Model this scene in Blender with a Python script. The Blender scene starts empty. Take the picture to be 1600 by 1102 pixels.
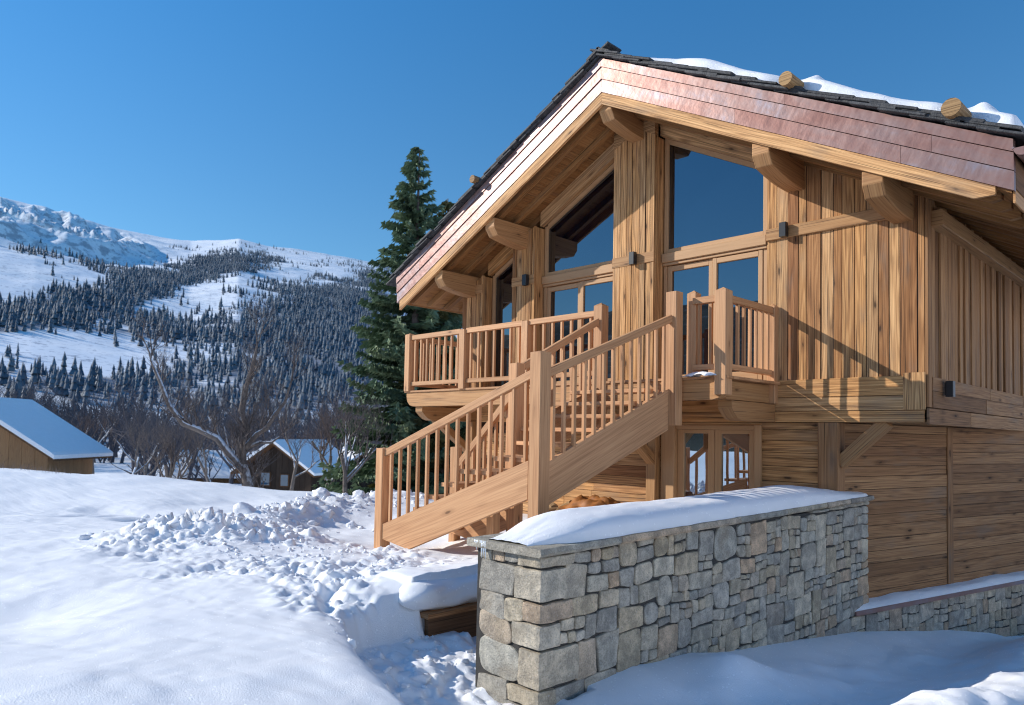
import bpy, bmesh, math, random
import numpy as np
from mathutils import Vector, Matrix, noise
R = math.radians
random.seed(7); rng = np.random.default_rng(7)
for _d in (bpy.data.objects, bpy.data.meshes):
    for _o in list(_d): _d.remove(_o)
scene = bpy.context.scene
COL = scene.collection
V = Vector

# ------------------------------------------------------------------ object helpers
def tag(o, label=None, cat=None, group=None, kind=None):
    if label: o['label'] = label
    if cat: o['category'] = cat
    if group: o['group'] = group
    if kind: o['kind'] = kind
    return o

def empty(name, loc=(0, 0, 0), label=None, cat=None, group=None, rz=0):
    o = bpy.data.objects.new(name, None)
    o.empty_display_size = .2
    COL.objects.link(o); o.location = loc; o.rotation_euler = (0, 0, rz)
    return tag(o, label, cat, group)

def link(name, me, parent=None, loc=None):
    o = bpy.data.objects.new(name, me)
    COL.objects.link(o)
    if parent is not None:
        o.parent = parent
        # geometry is written in world coordinates: cancel the parent's offset
        if loc is None:
            w = V((0, 0, 0)); p = parent
            while p is not None: w += V(p.location); p = p.parent
            o.location = -w
    if loc is not None: o.location = loc
    return o

def copy_tree(o, parent=None):
    c = o.copy(); COL.objects.link(c)
    if parent is not None: c.parent = parent
    for ch in list(o.children): copy_tree(ch, c)
    return c

class MB:
    """collects solid pieces; each piece has a grain axis and a random value of its own"""
    def __init__(s): s.v = []; s.f = []; s.uv = []; s.r = []
    def add(s, verts, faces, g, rnd=None):
        g = V(g).normalized(); rnd = random.random() if rnd is None else rnd
        ru, rv = random.uniform(-40, 40), random.uniform(-40, 40)
        n0 = len(s.v); s.v += [tuple(p) for p in verts]
        c = sum((V(p) for p in verts), V((0, 0, 0))) / len(verts)
        for f in faces:
            P = [V(verts[i]) for i in f]
            n = V((0, 0, 0))
            for i in range(len(P)): n += P[i].cross(P[(i + 1) % len(P)])
            if n.length < 1e-12: n = V((0, 0, 1))
            n.normalize()
            w = n.cross(g)
            if w.length < .5:
                a = V((0, 0, 1)) if abs(g.z) < .7 else V((1, 0, 0))
                a = (a - g * a.dot(g)).normalized(); b = g.cross(a)
                uv = [(p.dot(b) * .25 + ru, p.dot(a) + rv) for p in P]
            else:
                w.normalize()
                k = max(range(3), key=lambda i: abs(w[i]))
                if w[k] < 0: w = -w
                uv = [(p.dot(g) + ru, p.dot(w) + rv) for p in P]
            s.f.append([i + n0 for i in f]); s.uv += uv; s.r.append(rnd)
    def board(s, o, L, W, T, ch=.005, rnd=None):
        """box from corner o along L (grain), W, T with its long edges chamfered"""
        o, L, W, T = V(o), V(L), V(W), V(T)
        cw, ct = W.normalized() * ch, T.normalized() * ch
        ring = [cw, W - cw, W + ct, W + T - ct, W + T - cw, T + cw, T - ct, ct]
        vs = [o + r for r in ring] + [o + L + r for r in ring]
        fs = [[i, (i + 1) % 8, 8 + (i + 1) % 8, 8 + i] for i in range(8)] + [list(range(7, -1, -1)), list(range(8, 16))]
        s.add(vs, fs, L, rnd)
    def box(s, x0, x1, y0, y1, z0, z1, g='x', ch=.005, rnd=None):
        dx, dy, dz = V((x1 - x0, 0, 0)), V((0, y1 - y0, 0)), V((0, 0, z1 - z0))
        L, W, T = {'x': (dx, dy, dz), 'y': (dy, dz, dx), 'z': (dz, dx, dy)}[g]
        s.board((x0, y0, z0), L, W, T, ch, rnd)
    def beam(s, a, b, w, h, up=(0, 0, 1), ch=.006, rnd=None):
        """square bar from a to b centred on its axis"""
        a, b = V(a), V(b); d = (b - a).normalized(); side = d.cross(V(up)).normalized(); u = side.cross(d)
        s.board(a - side * w / 2 - u * h / 2, b - a, side * w, u * h, ch, rnd)
    def prism(s, poly, ext, g, rnd=None):
        n = len(poly); poly = [V(p) for p in poly]; ext = V(ext)
        vs = poly + [p + ext for p in poly]
        fs = [[i, (i + 1) % n, n + (i + 1) % n, n + i] for i in range(n)] + [list(range(n - 1, -1, -1)), list(range(n, 2 * n))]
        s.add(vs, fs, g, rnd)
    def tube(s, pts, rad, seg=8, g=None, cap=True, rnd=None):
        pts = [V(p) for p in pts]; n = len(pts)
        rad = rad if isinstance(rad, (list, tuple)) else [rad] * n
        vs, fs = [], []; ref = None
        for i, p in enumerate(pts):
            d = (pts[min(i + 1, n - 1)] - pts[max(i - 1, 0)]).normalized()
            if ref is None:
                ref = V((0, 0, 1)) if abs(d.z) < .9 else V((1, 0, 0))
            a = (ref - d * ref.dot(d)).normalized(); b = d.cross(a); ref = a
            for k in range(seg):
                t = 2 * math.pi * k / seg
                vs.append(p + (a * math.cos(t) + b * math.sin(t)) * rad[i])
        for i in range(n - 1):
            for k in range(seg):
                k2 = (k + 1) % seg
                fs.append([i * seg + k, i * seg + k2, (i + 1) * seg + k2, (i + 1) * seg + k])
        if cap: fs += [list(range(seg - 1, -1, -1)), list(range((n - 1) * seg, n * seg))]
        s.add(vs, fs, g or (pts[-1] - pts[0]), rnd)
    def mesh(s, name, mat, smooth=False, recalc=True):
        me = bpy.data.meshes.new(name)
        me.from_pydata(s.v, [], s.f)
        if s.f:
            l = me.uv_layers.new(name='UVMap')
            l.data.foreach_set('uv', np.array(s.uv, dtype=np.float32).ravel())
            a = me.attributes.new('rnd', 'FLOAT', 'FACE'); a.data.foreach_set('value', np.array(s.r, dtype=np.float32))
        if recalc:
            bm = bmesh.new(); bm.from_mesh(me); bmesh.ops.recalc_face_normals(bm, faces=bm.faces); bm.to_mesh(me); bm.free()
        me.materials.append(mat)
        if smooth:
            me.polygons.foreach_set('use_smooth', [True] * len(me.polygons))
        return me
    def build(s, name, mat, parent=None, smooth=False, recalc=True):
        return link(name, s.mesh(name, mat, smooth, recalc), parent)

def grid_mesh(name, X, Y, Z, mat, smooth=True, attrs=None):
    """X, Y, Z: 2-D arrays"""
    n, m = X.shape
    co = np.stack([X, Y, Z], -1).reshape(-1, 3).astype(np.float32)
    idx = np.arange(n * m).reshape(n, m)
    q = np.stack([idx[:-1, :-1], idx[1:, :-1], idx[1:, 1:], idx[:-1, 1:]], -1).reshape(-1, 4)
    me = bpy.data.meshes.new(name)
    me.vertices.add(len(co)); me.vertices.foreach_set('co', co.ravel())
    me.loops.add(q.size); me.loops.foreach_set('vertex_index', q.ravel().astype(np.int32))
    me.polygons.add(len(q)); me.polygons.foreach_set('loop_start', np.arange(0, q.size, 4, dtype=np.int32))
    me.update(calc_edges=True); me.validate()
    for k, a in (attrs or {}).items():
        at = me.attributes.new(k, 'FLOAT', 'POINT'); at.data.foreach_set('value', a.ravel().astype(np.float32))
    me.materials.append(mat)
    if smooth: me.polygons.foreach_set('use_smooth', [True] * len(me.polygons))
    return me

def raw_mesh(name, v, f, mat, smooth=False, attr=None):
    me = bpy.data.meshes.new(name); me.from_pydata(v, [], f); me.materials.append(mat)
    if attr is not None:
        a = me.attributes.new('rnd', 'FLOAT', 'FACE'); a.data.foreach_set('value', np.array(attr, dtype=np.float32))
    if smooth: me.polygons.foreach_set('use_smooth', [True] * len(me.polygons))
    return me

# ------------------------------------------------------------------ numpy noise
def _h(ix, iy, s=0):
    ix = ix.astype(np.int64); iy = iy.astype(np.int64)
    n = (ix * 374761393 + iy * 668265263 + s * 974634177) & 0xFFFFFFFF
    n = ((n ^ (n >> 13)) * 1274126177) & 0xFFFFFFFF
    n = ((n ^ (n >> 16)) * 2246822519) & 0xFFFFFFFF
    return ((n ^ (n >> 15)) & 0xFFFFFF) / float(0xFFFFFF)
def vnoise(x, y, s=0):
    ix, iy = np.floor(x), np.floor(y); fx, fy = x - ix, y - iy
    fx = fx * fx * fx * (fx * (fx * 6 - 15) + 10); fy = fy * fy * fy * (fy * (fy * 6 - 15) + 10)
    a, b, c, d = _h(ix, iy, s), _h(ix + 1, iy, s), _h(ix, iy + 1, s), _h(ix + 1, iy + 1, s)
    return (a + (b - a) * fx) * (1 - fy) + (c + (d - c) * fx) * fy
def fbm(x, y, o=4, s=0, gain=.5):
    t = 0; a = 1; n = 0
    for k in range(o):
        t = t + a * (vnoise(x, y, s + k) - .5); n += a; a *= gain; x, y = x * 2.03 + 17.1, y * 2.03 - 9.7
    return t / n * 2
def worley(x, y, s=0):
    ix, iy = np.floor(x), np.floor(y); best = np.full(x.shape, 9.); val = np.zeros(x.shape)
    for dx in (-1, 0, 1):
        for dy in (-1, 0, 1):
            cx, cy = ix + dx, iy + dy
            d = np.hypot(cx + _h(cx, cy, s) - x, cy + _h(cx, cy, s + 5) - y)
            m = d < best; best = np.where(m, d, best); val = np.where(m, _h(cx, cy, s + 9), val)
    return best, val
def sstep(a, b, x):
    t = np.clip((x - a) / (b - a), 0, 1); return t * t * (3 - 2 * t)
def dline(x, y, pts):
    d = np.full(x.shape, 1e9)
    for (ax, ay), (bx, by) in zip(pts[:-1], pts[1:]):
        vx, vy = bx - ax, by - ay
        t = np.clip(((x - ax) * vx + (y - ay) * vy) / (vx * vx + vy * vy), 0, 1)
        d = np.minimum(d, np.hypot(x - ax - t * vx, y - ay - t * vy))
    return d

# ------------------------------------------------------------------ materials
class NT:
    def __init__(s, name):
        s.m = bpy.data.materials.new(name); s.m.use_nodes = True
        s.t = s.m.node_tree; s.N = s.t.nodes; s.L = s.t.links
        s.b = s.N['Principled BSDF']
    def n(s, typ, ins=None, **kw):
        o = s.N.new(typ)
        for k, v in kw.items(): setattr(o, k, v)
        for k, v in (ins or {}).items():
            if isinstance(v, bpy.types.NodeSocket): s.L.new(v, o.inputs[k])
            else: o.inputs[k].default_value = v
        return o
    def math(s, op, a, b=0., c=0., clamp=False):
        o = s.N.new('ShaderNodeMath'); o.operation = op; o.use_clamp = clamp
        for i, v in enumerate((a, b, c)):
            if isinstance(v, bpy.types.NodeSocket): s.L.new(v, o.inputs[i])
            else: o.inputs[i].default_value = v
        return o.outputs[0]
    def ramp(s, fac, stops, interp='LINEAR'):
        o = s.N.new('ShaderNodeValToRGB'); cr = o.color_ramp; cr.interpolation = interp
        for i, (p, c) in enumerate(stops):
            if i == 0: e = cr.elements[0]
            elif i == len(stops) - 1: e = cr.elements[len(cr.elements) - 1]
            else: e = cr.elements.new(p)
            if i in (0, len(stops) - 1): e.position = p
            e.color = (*c, 1) if len(c) == 3 else c
        s.L.new(fac, o.inputs[0]); return o.outputs[0]
    def mix(s, fac, a, b, mode='MIX'):
        o = s.N.new('ShaderNodeMix'); o.data_type = 'RGBA'; o.blend_type = mode; o.clamp_result = False
        for i, v in ((0, fac), (6, a), (7, b)):
            if isinstance(v, bpy.types.NodeSocket): s.L.new(v, o.inputs[i])
            else: o.inputs[i].default_value = v if i == 0 else ((*v, 1) if len(v) == 3 else v)
        return o.outputs[2]
    def noise(s, vec, scale, detail=3, rough=.55, dist=0.):
        o = s.n('ShaderNodeTexNoise', {'Scale': scale, 'Detail': detail, 'Roughness': rough, 'Distortion': dist})
        if vec is not None: s.L.new(vec, o.inputs['Vector'])
        return o.outputs['Fac']
    def smooth(s, v, a, b, lo=0., hi=1.):
        o = s.n('ShaderNodeMapRange', {'From Min': a, 'From Max': b, 'To Min': lo, 'To Max': hi}, interpolation_type='SMOOTHSTEP')
        s.L.new(v, o.inputs['Value']); return o.outputs[0]
    def bump(s, h, strength=.3, dist=.01, normal=None):
        o = s.n('ShaderNodeBump', {'Strength': strength, 'Distance': dist}); s.L.new(h, o.inputs['Height'])
        if normal is not None: s.L.new(normal, o.inputs['Normal'])
        return o.outputs[0]
    def set(s, **kw):
        for k, v in kw.items():
            k = k.replace('_', ' ')
            if isinstance(v, bpy.types.NodeSocket): s.L.new(v, s.b.inputs[k])
            else: s.b.inputs[k].default_value = (*v, 1) if isinstance(v, tuple) and len(v) == 3 else v
        return s.m

def wood(name, light, mid, dark, tints, contrast=1., knots=1., rough=.65, bump=.35, weather=.0):
    t = NT(name)
    uv = t.n('ShaderNodeUVMap', uv_map='UVMap').outputs[0]
    sep = t.n('ShaderNodeSeparateXYZ', {0: uv}); u, v = sep.outputs[0], sep.outputs[1]
    rnd = t.n('ShaderNodeAttribute', attribute_name='rnd').outputs['Fac']
    r7 = t.math('MULTIPLY', rnd, 37.)
    def coord(su, sv):
        return t.n('ShaderNodeCombineXYZ', {0: t.math('MULTIPLY', u, su), 1: t.math('MULTIPLY', v, sv), 2: r7}).outputs[0]
    broad = t.noise(coord(.33, 6.5), 1., 2, .5)
    ring = t.math('SINE', t.math('ADD', t.math('MULTIPLY', broad, 60.), t.math('MULTIPLY', v, 45.)))
    ring = t.math('MULTIPLY_ADD', ring, .5, .5)
    fine = t.noise(coord(1.3, 130.), 1., 4, .65)
    streak = t.noise(coord(.45, 36.), 1., 3, .6)
    val = t.math('ADD', t.math('MULTIPLY', ring, .13 * contrast), t.math('MULTIPLY', fine, .66 * contrast))
    val = t.math('ADD', val, t.math('MULTIPLY', streak, .40 * contrast))
    val = t.math('ADD', val, .5 - .595 * contrast)
    col = t.ramp(val, [(.18, dark), (.48, mid), (.78, light)])
    vor = t.n('ShaderNodeTexVoronoi', {'Scale': 1., 'Vector': coord(1.7, 6.2), 'Randomness': 1.})
    kd, kc = vor.outputs['Distance'], vor.outputs['Color']
    kr = t.n('ShaderNodeSeparateColor', {0: kc}).outputs[0]
    on = t.math('GREATER_THAN', kr, .32)
    wob = t.math('MULTIPLY_ADD', t.noise(coord(14., 40.), 1., 2), .10, t.math('SUBTRACT', kd, .05))
    knot = t.math('MULTIPLY', t.smooth(wob, .13, .05), on)
    halo = t.math('MULTIPLY', t.smooth(wob, .34, .08), on)
    col = t.mix(t.math('MULTIPLY', halo, .45 * knots), col, dark)
    col = t.mix(t.math('MULTIPLY', knot, .85 * knots), col, tuple(c * .3 for c in dark))
    col = t.mix(1., col, t.ramp(rnd, tints), 'MULTIPLY')
    if weather > 0:
        w = t.smooth(t.noise(coord(.8, 3.), 1.3, 4, .6), .5, .75, 0, weather)
        col = t.mix(w, col, (.20, .165, .13))
        crack = t.smooth(t.noise(coord(.8, 75.), 1., 2, .5), .62, .70)
        col = t.mix(t.math('MULTIPLY', crack, .75), col, (.045, .026, .014))
        h = t.math('SUBTRACT', val, t.math('MULTIPLY', crack, .8))
    else: h = val
    h = t.math('SUBTRACT', h, t.math('MULTIPLY', knot, .2))
    return t.set(Base_Color=col, Roughness=rough, Normal=t.bump(h, bump, .006), Specular_IOR_Level=.25)

OLD = wood('old_larch', (.72, .44, .21), (.44, .238, .102), (.105, .048, .021),
           [(0, (.07, .05, .04)), (.003, (.07, .05, .04)), (.004, (.52, .40, .34)), (.10, (.78, .66, .55)), (.25, (1.05, 1.0, .9)), (.36, (1.22, 1.24, 1.27)), (.46, (.80, .82, .86)), (.56, (1.02, .95, .84)), (.68, (1.12, 1.02, .86)), (.82, (1.3, 1.3, 1.3)), (.92, (.62, .48, .42)), (1, (.84, .74, .66))],
           1.3, 1., .7, .7, .4)
SOFFIT_SHADED = wood('shaded_soffit_larch', (.44, .245, .10), (.31, .16, .062), (.13, .058, .024),
           [(0, (.7, .62, .56)), (.3, (1, .96, .9)), (.6, (.85, .78, .7)), (1, (1.15, 1.12, 1.08))], 1., .8, .7, .4, .2)  # larch darkened in its colour to deepen the shade under the eaves
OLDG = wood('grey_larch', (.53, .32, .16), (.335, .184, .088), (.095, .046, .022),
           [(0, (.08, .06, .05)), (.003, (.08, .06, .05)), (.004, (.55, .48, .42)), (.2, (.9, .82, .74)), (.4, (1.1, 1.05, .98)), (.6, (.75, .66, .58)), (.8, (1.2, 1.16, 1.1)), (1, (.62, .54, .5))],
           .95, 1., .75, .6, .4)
NEW = wood('fresh_larch', (.67, .40, .215), (.535, .29, .148), (.28, .132, .063),
           [(0, (.80, .76, .70)), (.5, (1, 1, .98)), (1, (1.14, 1.11, 1.06))], 1., .85, .55, .15, 0.)
BEAM = wood('beam_larch', (.54, .325, .155), (.42, .227, .10), (.20, .09, .037),
           [(0, (.82, .76, .7)), (.5, (1, 1, .98)), (1, (1.14, 1.1, 1.06))], .9, .8, .6, .35, .12)
FRAME = wood('window_larch', (.56, .36, .20), (.48, .29, .15), (.34, .18, .085),
           [(0, (.95, .93, .9)), (1, (1.06, 1.05, 1.04))], .6, .3, .5, .15, 0.)
DARKWOOD = wood('dark_boards', (.22, .12, .06), (.15, .075, .035), (.06, .03, .016), [(0, (.7, .7, .7)), (1, (1.1, 1.05, 1))], 1., .6, .8, .3, .2)

def snow(name, base=(.94, .943, .95), grain=1.3):
    t = NT(name)
    co = t.n('ShaderNodeTexCoord').outputs['Object']
    n1 = t.noise(co, 3.2, 4, .55); n2 = t.noise(co, 85., 3, .7); n3 = t.noise(co, 130., 2, .6)
    h = t.math('ADD', t.math('MULTIPLY', n1, .35), t.math('ADD', t.math('MULTIPLY', n2, .30 * grain), t.math('MULTIPLY', n3, .16 * grain)))
    col = t.mix(t.smooth(n1, .35, .7), tuple(c * .965 for c in base), base)
    vor = t.n('ShaderNodeTexVoronoi', {'Scale': 48., 'Vector': co}); vor.feature = 'F1'
    cr = t.n('ShaderNodeSeparateColor', {0: vor.outputs['Color']}).outputs[1]
    glint = t.math('MULTIPLY', t.math('GREATER_THAN', cr, .95), t.smooth(vor.outputs['Distance'], .36, .16))
    col = t.mix(t.math('MULTIPLY', glint, .9), col, (1.7, 1.7, 1.7))  # crystal sparkle painted as overbright specks in the base colour
    t.b.inputs['Subsurface Weight'].default_value = 0
    return t.set(Base_Color=col, Roughness=.55, Specular_IOR_Level=.35, Normal=t.bump(h, .42, .04))
SNOW = snow('snow')
SNOWR = snow('trodden_snow', (.90, .915, .945), 1.8)

def simple(name, col, rough=.5, metal=0., spec=.5, var=0., scale=5., bump=0.):
    t = NT(name)
    co = t.n('ShaderNodeTexCoord').outputs['Object']
    f = t.noise(co, scale, 4, .6)
    c = t.ramp(f, [(.25, tuple(x * (1 - var) for x in col)), (.75, tuple(min(1, x * (1 + var)) for x in col))])
    kw = dict(Base_Color=c, Roughness=rough, Metallic=metal, Specular_IOR_Level=spec)
    if bump: kw['Normal'] = t.bump(f, bump, .01)
    return t.set(**kw)

def copper():
    t = NT('copper_sheet'); uv = t.n('ShaderNodeUVMap', uv_map='UVMap').outputs[0]
    rnd = t.n('ShaderNodeAttribute', attribute_name='rnd').outputs['Fac']
    sep = t.n('ShaderNodeSeparateXYZ', {0: uv})
    def c3(a, b): return t.n('ShaderNodeCombineXYZ', {0: t.math('MULTIPLY', sep.outputs[0], a), 1: t.math('MULTIPLY', sep.outputs[1], b), 2: t.math('MULTIPLY', rnd, 9.)}).outputs[0]
    n = t.noise(c3(.45, 1.1), 2.2, 4, .6, .4); n2 = t.noise(c3(9., 1.2), 2., 4, .6)
    f = t.math('ADD', t.math('MULTIPLY', n, .75), t.math('MULTIPLY', n2, .25))
    c = t.ramp(f, [(.33, (.255, .125, .10)), (.45, (.30, .165, .137)), (.55, (.30, .195, .175)), (.66, (.285, .25, .285))])
    rgh = t.math('MULTIPLY_ADD', n2, .25, .28)
    return t.set(Base_Color=c, Metallic=.5, Roughness=rgh, Specular_IOR_Level=.5, Normal=t.bump(t.noise(c3(3, 3), 2., 3), .25, .02))
COPPER = copper()

def slate():
    t = NT('slate'); co = t.n('ShaderNodeTexCoord').outputs['Object']
    rnd = t.n('ShaderNodeAttribute', attribute_name='rnd').outputs['Fac']
    n = t.noise(co, 9., 5, .65); n2 = t.noise(co, 60., 3, .6)
    c = t.ramp(n, [(.3, (.018, .02, .024)), (.55, (.05, .054, .06)), (.8, (.12, .12, .118))])
    c = t.mix(1., c, t.ramp(rnd, [(0, (.6, .6, .62)), (1, (1.3, 1.25, 1.2))]), 'MULTIPLY')
    return t.set(Base_Color=c, Roughness=.7, Normal=t.bump(t.math('ADD', n, t.math('MULTIPLY', n2, .5)), .8, .02))
SLATE = slate()

def stone():
    t = NT('rubble_stone'); co = t.n('ShaderNodeTexCoord').outputs['Object']
    rnd = t.n('ShaderNodeAttribute', attribute_name='rnd').outputs['Fac']
    off = t.n('ShaderNodeCombineXYZ', {0: t.math('MULTIPLY', rnd, 31.), 1: t.math('MULTIPLY', rnd, 17.), 2: rnd}).outputs[0]
    p = t.n('ShaderNodeVectorMath', {0: co, 1: off}, operation='ADD').outputs[0]
    n = t.noise(p, 7., 6, .65, .3); n2 = t.noise(p, 70., 4, .75); n3 = t.noise(p, 3., 3, .5)
    base = t.ramp(rnd, [(0, (.25, .26, .265)), (.18, (.35, .36, .36)), (.3, (.40, .36, .29)), (.42, (.27, .29, .30)), (.54, (.44, .43, .39)), (.66, (.33, .30, .24)), (.78, (.37, .39, .39)), (.88, (.42, .33, .25)), (.94, (.24, .255, .265)), (1, (.50, .48, .43))])
    c = t.mix(t.smooth(n, .35, .7), t.mix(1., base, (.92, .89, .84), 'MULTIPLY'), t.mix(1., base, (1.75, 1.66, 1.52), 'MULTIPLY'))
    c = t.mix(1., c, (1.07, 1., .90), 'MULTIPLY'); c = t.mix(t.smooth(n3, .5, .72, 0, .4), c, (.36, .28, .185))
    c = t.mix(t.smooth(n2, .5, .62, 0, .42), c, (.12, .12, .12)); c = t.mix(t.smooth(n2, .45, .34, 0, .35), c, (.62, .61, .58))
    h = t.math('ADD', t.math('MULTIPLY', n, .8), t.math('MULTIPLY', n2, .5))
    return t.set(Base_Color=c, Roughness=.85, Specular_IOR_Level=.2, Normal=t.bump(h, .9, .03))
STONE = stone()
MORTAR = simple('dark_mortar', (.05, .047, .043), .95, var=.4, scale=14., bump=.5)

def glass(name, tint, mirror):
    t = NT(name)
    t.set(Base_Color=tint, Roughness=.25, Specular_IOR_Level=.0)
    g = t.n('ShaderNodeBsdfGlossy', {'Color': (.74, .88, 1, 1), 'Roughness': .008})
    co = t.n('ShaderNodeTexCoord').outputs['Object']
    t.L.new(t.bump(t.noise(co, .9, 2), .02, .1), g.inputs['Normal'])
    lw = t.n('ShaderNodeLayerWeight', {'Blend': .25}).outputs['Fresnel']
    f = t.math('MULTIPLY_ADD', lw, .5, mirror, clamp=True)
    mx = t.n('ShaderNodeMixShader', {0: f}); t.L.new(t.b.outputs[0], mx.inputs[1]); t.L.new(g.outputs[0], mx.inputs[2])
    t.L.new(mx.outputs[0], t.N['Material Output'].inputs[0])
    return t.m
GLASS = glass('window_glass', (.001, .003, .008), .19)
GLASSLOW = glass('cellar_glass', (.02, .03, .04), .58)
BLACK = simple('black_metal', (.018, .019, .021), .35, 0., .5)
LOG = wood('log_wood', (.46, .30, .15), (.33, .2, .095), (.12, .065, .03), [(0, (.75, .75, .75)), (1, (1.1, 1.08, 1))], 1.2, .5, .7, .5, .2)
ICE = simple('ice', (.75, .82, .88), .08, 0., .6)
ASPHALT = simple('wet_asphalt', (.045, .045, .048), .45, 0., .5, .4, 9., .4)
TARP = simple('ochre_tarp', (.30, .11, .022), .6, 0., .5, .55, 7., .6)

def bark(name, c1, c2, snowy):
    t = NT(name); g = t.n('ShaderNodeNewGeometry'); co = t.n('ShaderNodeTexCoord').outputs['Object']
    n = t.noise(co, 7., 4, .6)
    c = t.ramp(n, [(.3, c1), (.7, c2)])
    if snowy:
        z = t.n('ShaderNodeSeparateXYZ', {0: g.outputs['Normal']}).outputs[2]
        zz = t.math('MULTIPLY_ADD', n, .5, z)
        c = t.mix(t.smooth(zz, .46, .7), c, (.82, .85, .9))
    return t.set(Base_Color=c, Roughness=.9, Specular_IOR_Level=.1)
BARK = bark('bark_with_snow', (.13, .105, .09), (.26, .215, .185), True)
TWIG = bark('twigs', (.10, .08, .073), (.20, .165, .15), False)
TWIG_HAZE = bark('hazed_far_twigs', (.065, .063, .075), (.14, .132, .148), False)  # blue-grey of hazy distance put into the twig colour
TWIGR = bark('reddish_twigs', (.10, .07, .06), (.19, .14, .12), False)

def needles(name, a, b, c):
    t = NT(name); rnd = t.n('ShaderNodeAttribute', attribute_name='rnd').outputs['Fac']
    col = t.ramp(rnd, [(0, a), (.55, b), (1, c)])
    return t.set(Base_Color=col, Roughness=.7, Specular_IOR_Level=.15)
NEEDLE = needles('spruce_needles', (.05, .085, .06), (.125, .19, .11), (.23, .285, .16))
NEEDLE2 = needles('olive_needles', (.06, .07, .03), (.14, .145, .06), (.24, .22, .10))
FARTREE_HAZE = needles('hazed_far_spruce', (.085, .112, .15), (.125, .158, .195), (.21, .24, .275))  # pale blue distance haze mixed into the needle colours

# ------------------------------------------------------------------ camera (level of the eye is z = 0)
F_PX = 1157.7467857; PITCH, ROLL, YAW, SH = .0405067182, .0184283471, .794269118, 81.1751972
fw = V((-math.sin(YAW) * math.cos(PITCH), math.cos(YAW) * math.cos(PITCH), math.sin(PITCH)))
rt = V((math.cos(YAW), math.sin(YAW), 0)); up = rt.cross(fw)
rt2 = rt * math.cos(ROLL) + up * math.sin(ROLL); up2 = -rt * math.sin(ROLL) + up * math.cos(ROLL)
cam = bpy.data.cameras.new('camera'); camo = bpy.data.objects.new('camera', cam); COL.objects.link(camo)
M = Matrix((( rt2.x, up2.x, -fw.x, 0), (rt2.y, up2.y, -fw.y, 0), (rt2.z, up2.z, -fw.z, 0), (0, 0, 0, 1)))
camo.matrix_world = M
cam.sensor_width = 36; cam.lens = F_PX / 1600 * 36; cam.shift_y = SH / 1600
cam.clip_start = .05; cam.clip_end = 20000
cam.dof.use_dof = True; cam.dof.focus_distance = 7.6; cam.dof.aperture_fstop = cam.lens / 1000 / .012
scene.camera = camo
view_h = V((-math.sin(YAW), math.cos(YAW), 0)); lat_h = rt.copy()

# ------------------------------------------------------------------ light
SUN_EL = math.atan(.88 / math.hypot(1.4, 1))
sun = bpy.data.lights.new('sun', 'SUN'); sun.energy = 5.; sun.angle = R(.53); sun.color = (1, .94, .85)
so = bpy.data.objects.new('sun', sun); COL.objects.link(so)
so.rotation_euler = V((1.4, 1, -.88)).to_track_quat('-Z', 'Y').to_euler()
w = bpy.data.worlds.new('World'); scene.world = w; w.use_nodes = True
sky = w.node_tree.nodes.new('ShaderNodeTexSky'); sky.sky_type = 'NISHITA'; sky.sun_disc = False
sky.sun_elevation = SUN_EL; sky.sun_rotation = R(234.5); sky.altitude = 1600; sky.air_density = 1.; sky.dust_density = .05; sky.ozone_density = 1.6
bg = w.node_tree.nodes['Background']; bg.inputs[1].default_value = .135
tn = w.node_tree.nodes.new('ShaderNodeMix'); tn.data_type = 'RGBA'; tn.blend_type = 'MULTIPLY'; tn.inputs[0].default_value = 1.; 
tc_ = w.node_tree.nodes.new('ShaderNodeTexCoord'); sx = w.node_tree.nodes.new('ShaderNodeSeparateXYZ'); w.node_tree.links.new(tc_.outputs['Generated'], sx.inputs[0])
mr = w.node_tree.nodes.new('ShaderNodeMapRange'); mr.inputs['From Min'].default_value = .12; mr.inputs['From Max'].default_value = .62; w.node_tree.links.new(sx.outputs[2], mr.inputs[0])
tm = w.node_tree.nodes.new('ShaderNodeMix'); tm.data_type = 'RGBA'; tm.inputs[6].default_value = (.62, .90, .96, 1); tm.inputs[7].default_value = (.32, 1.08, 1.5, 1); w.node_tree.links.new(mr.outputs[0], tm.inputs[0]); w.node_tree.links.new(tm.outputs[2], tn.inputs[7])   # clear, dry winter air
w.node_tree.links.new(sky.outputs[0], tn.inputs[6]); w.node_tree.links.new(tn.outputs[2], bg.inputs[0])
scene.view_settings.view_transform = 'Standard'; scene.view_settings.look = 'None'; scene.view_settings.exposure = 0; scene.view_settings.gamma = 1
scene.cycles.max_bounces = 6; scene.cycles.pixel_filter_type = 'BLACKMAN_HARRIS'; scene.cycles.filter_width = 1.1; scene.cycles.use_denoising = True

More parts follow.
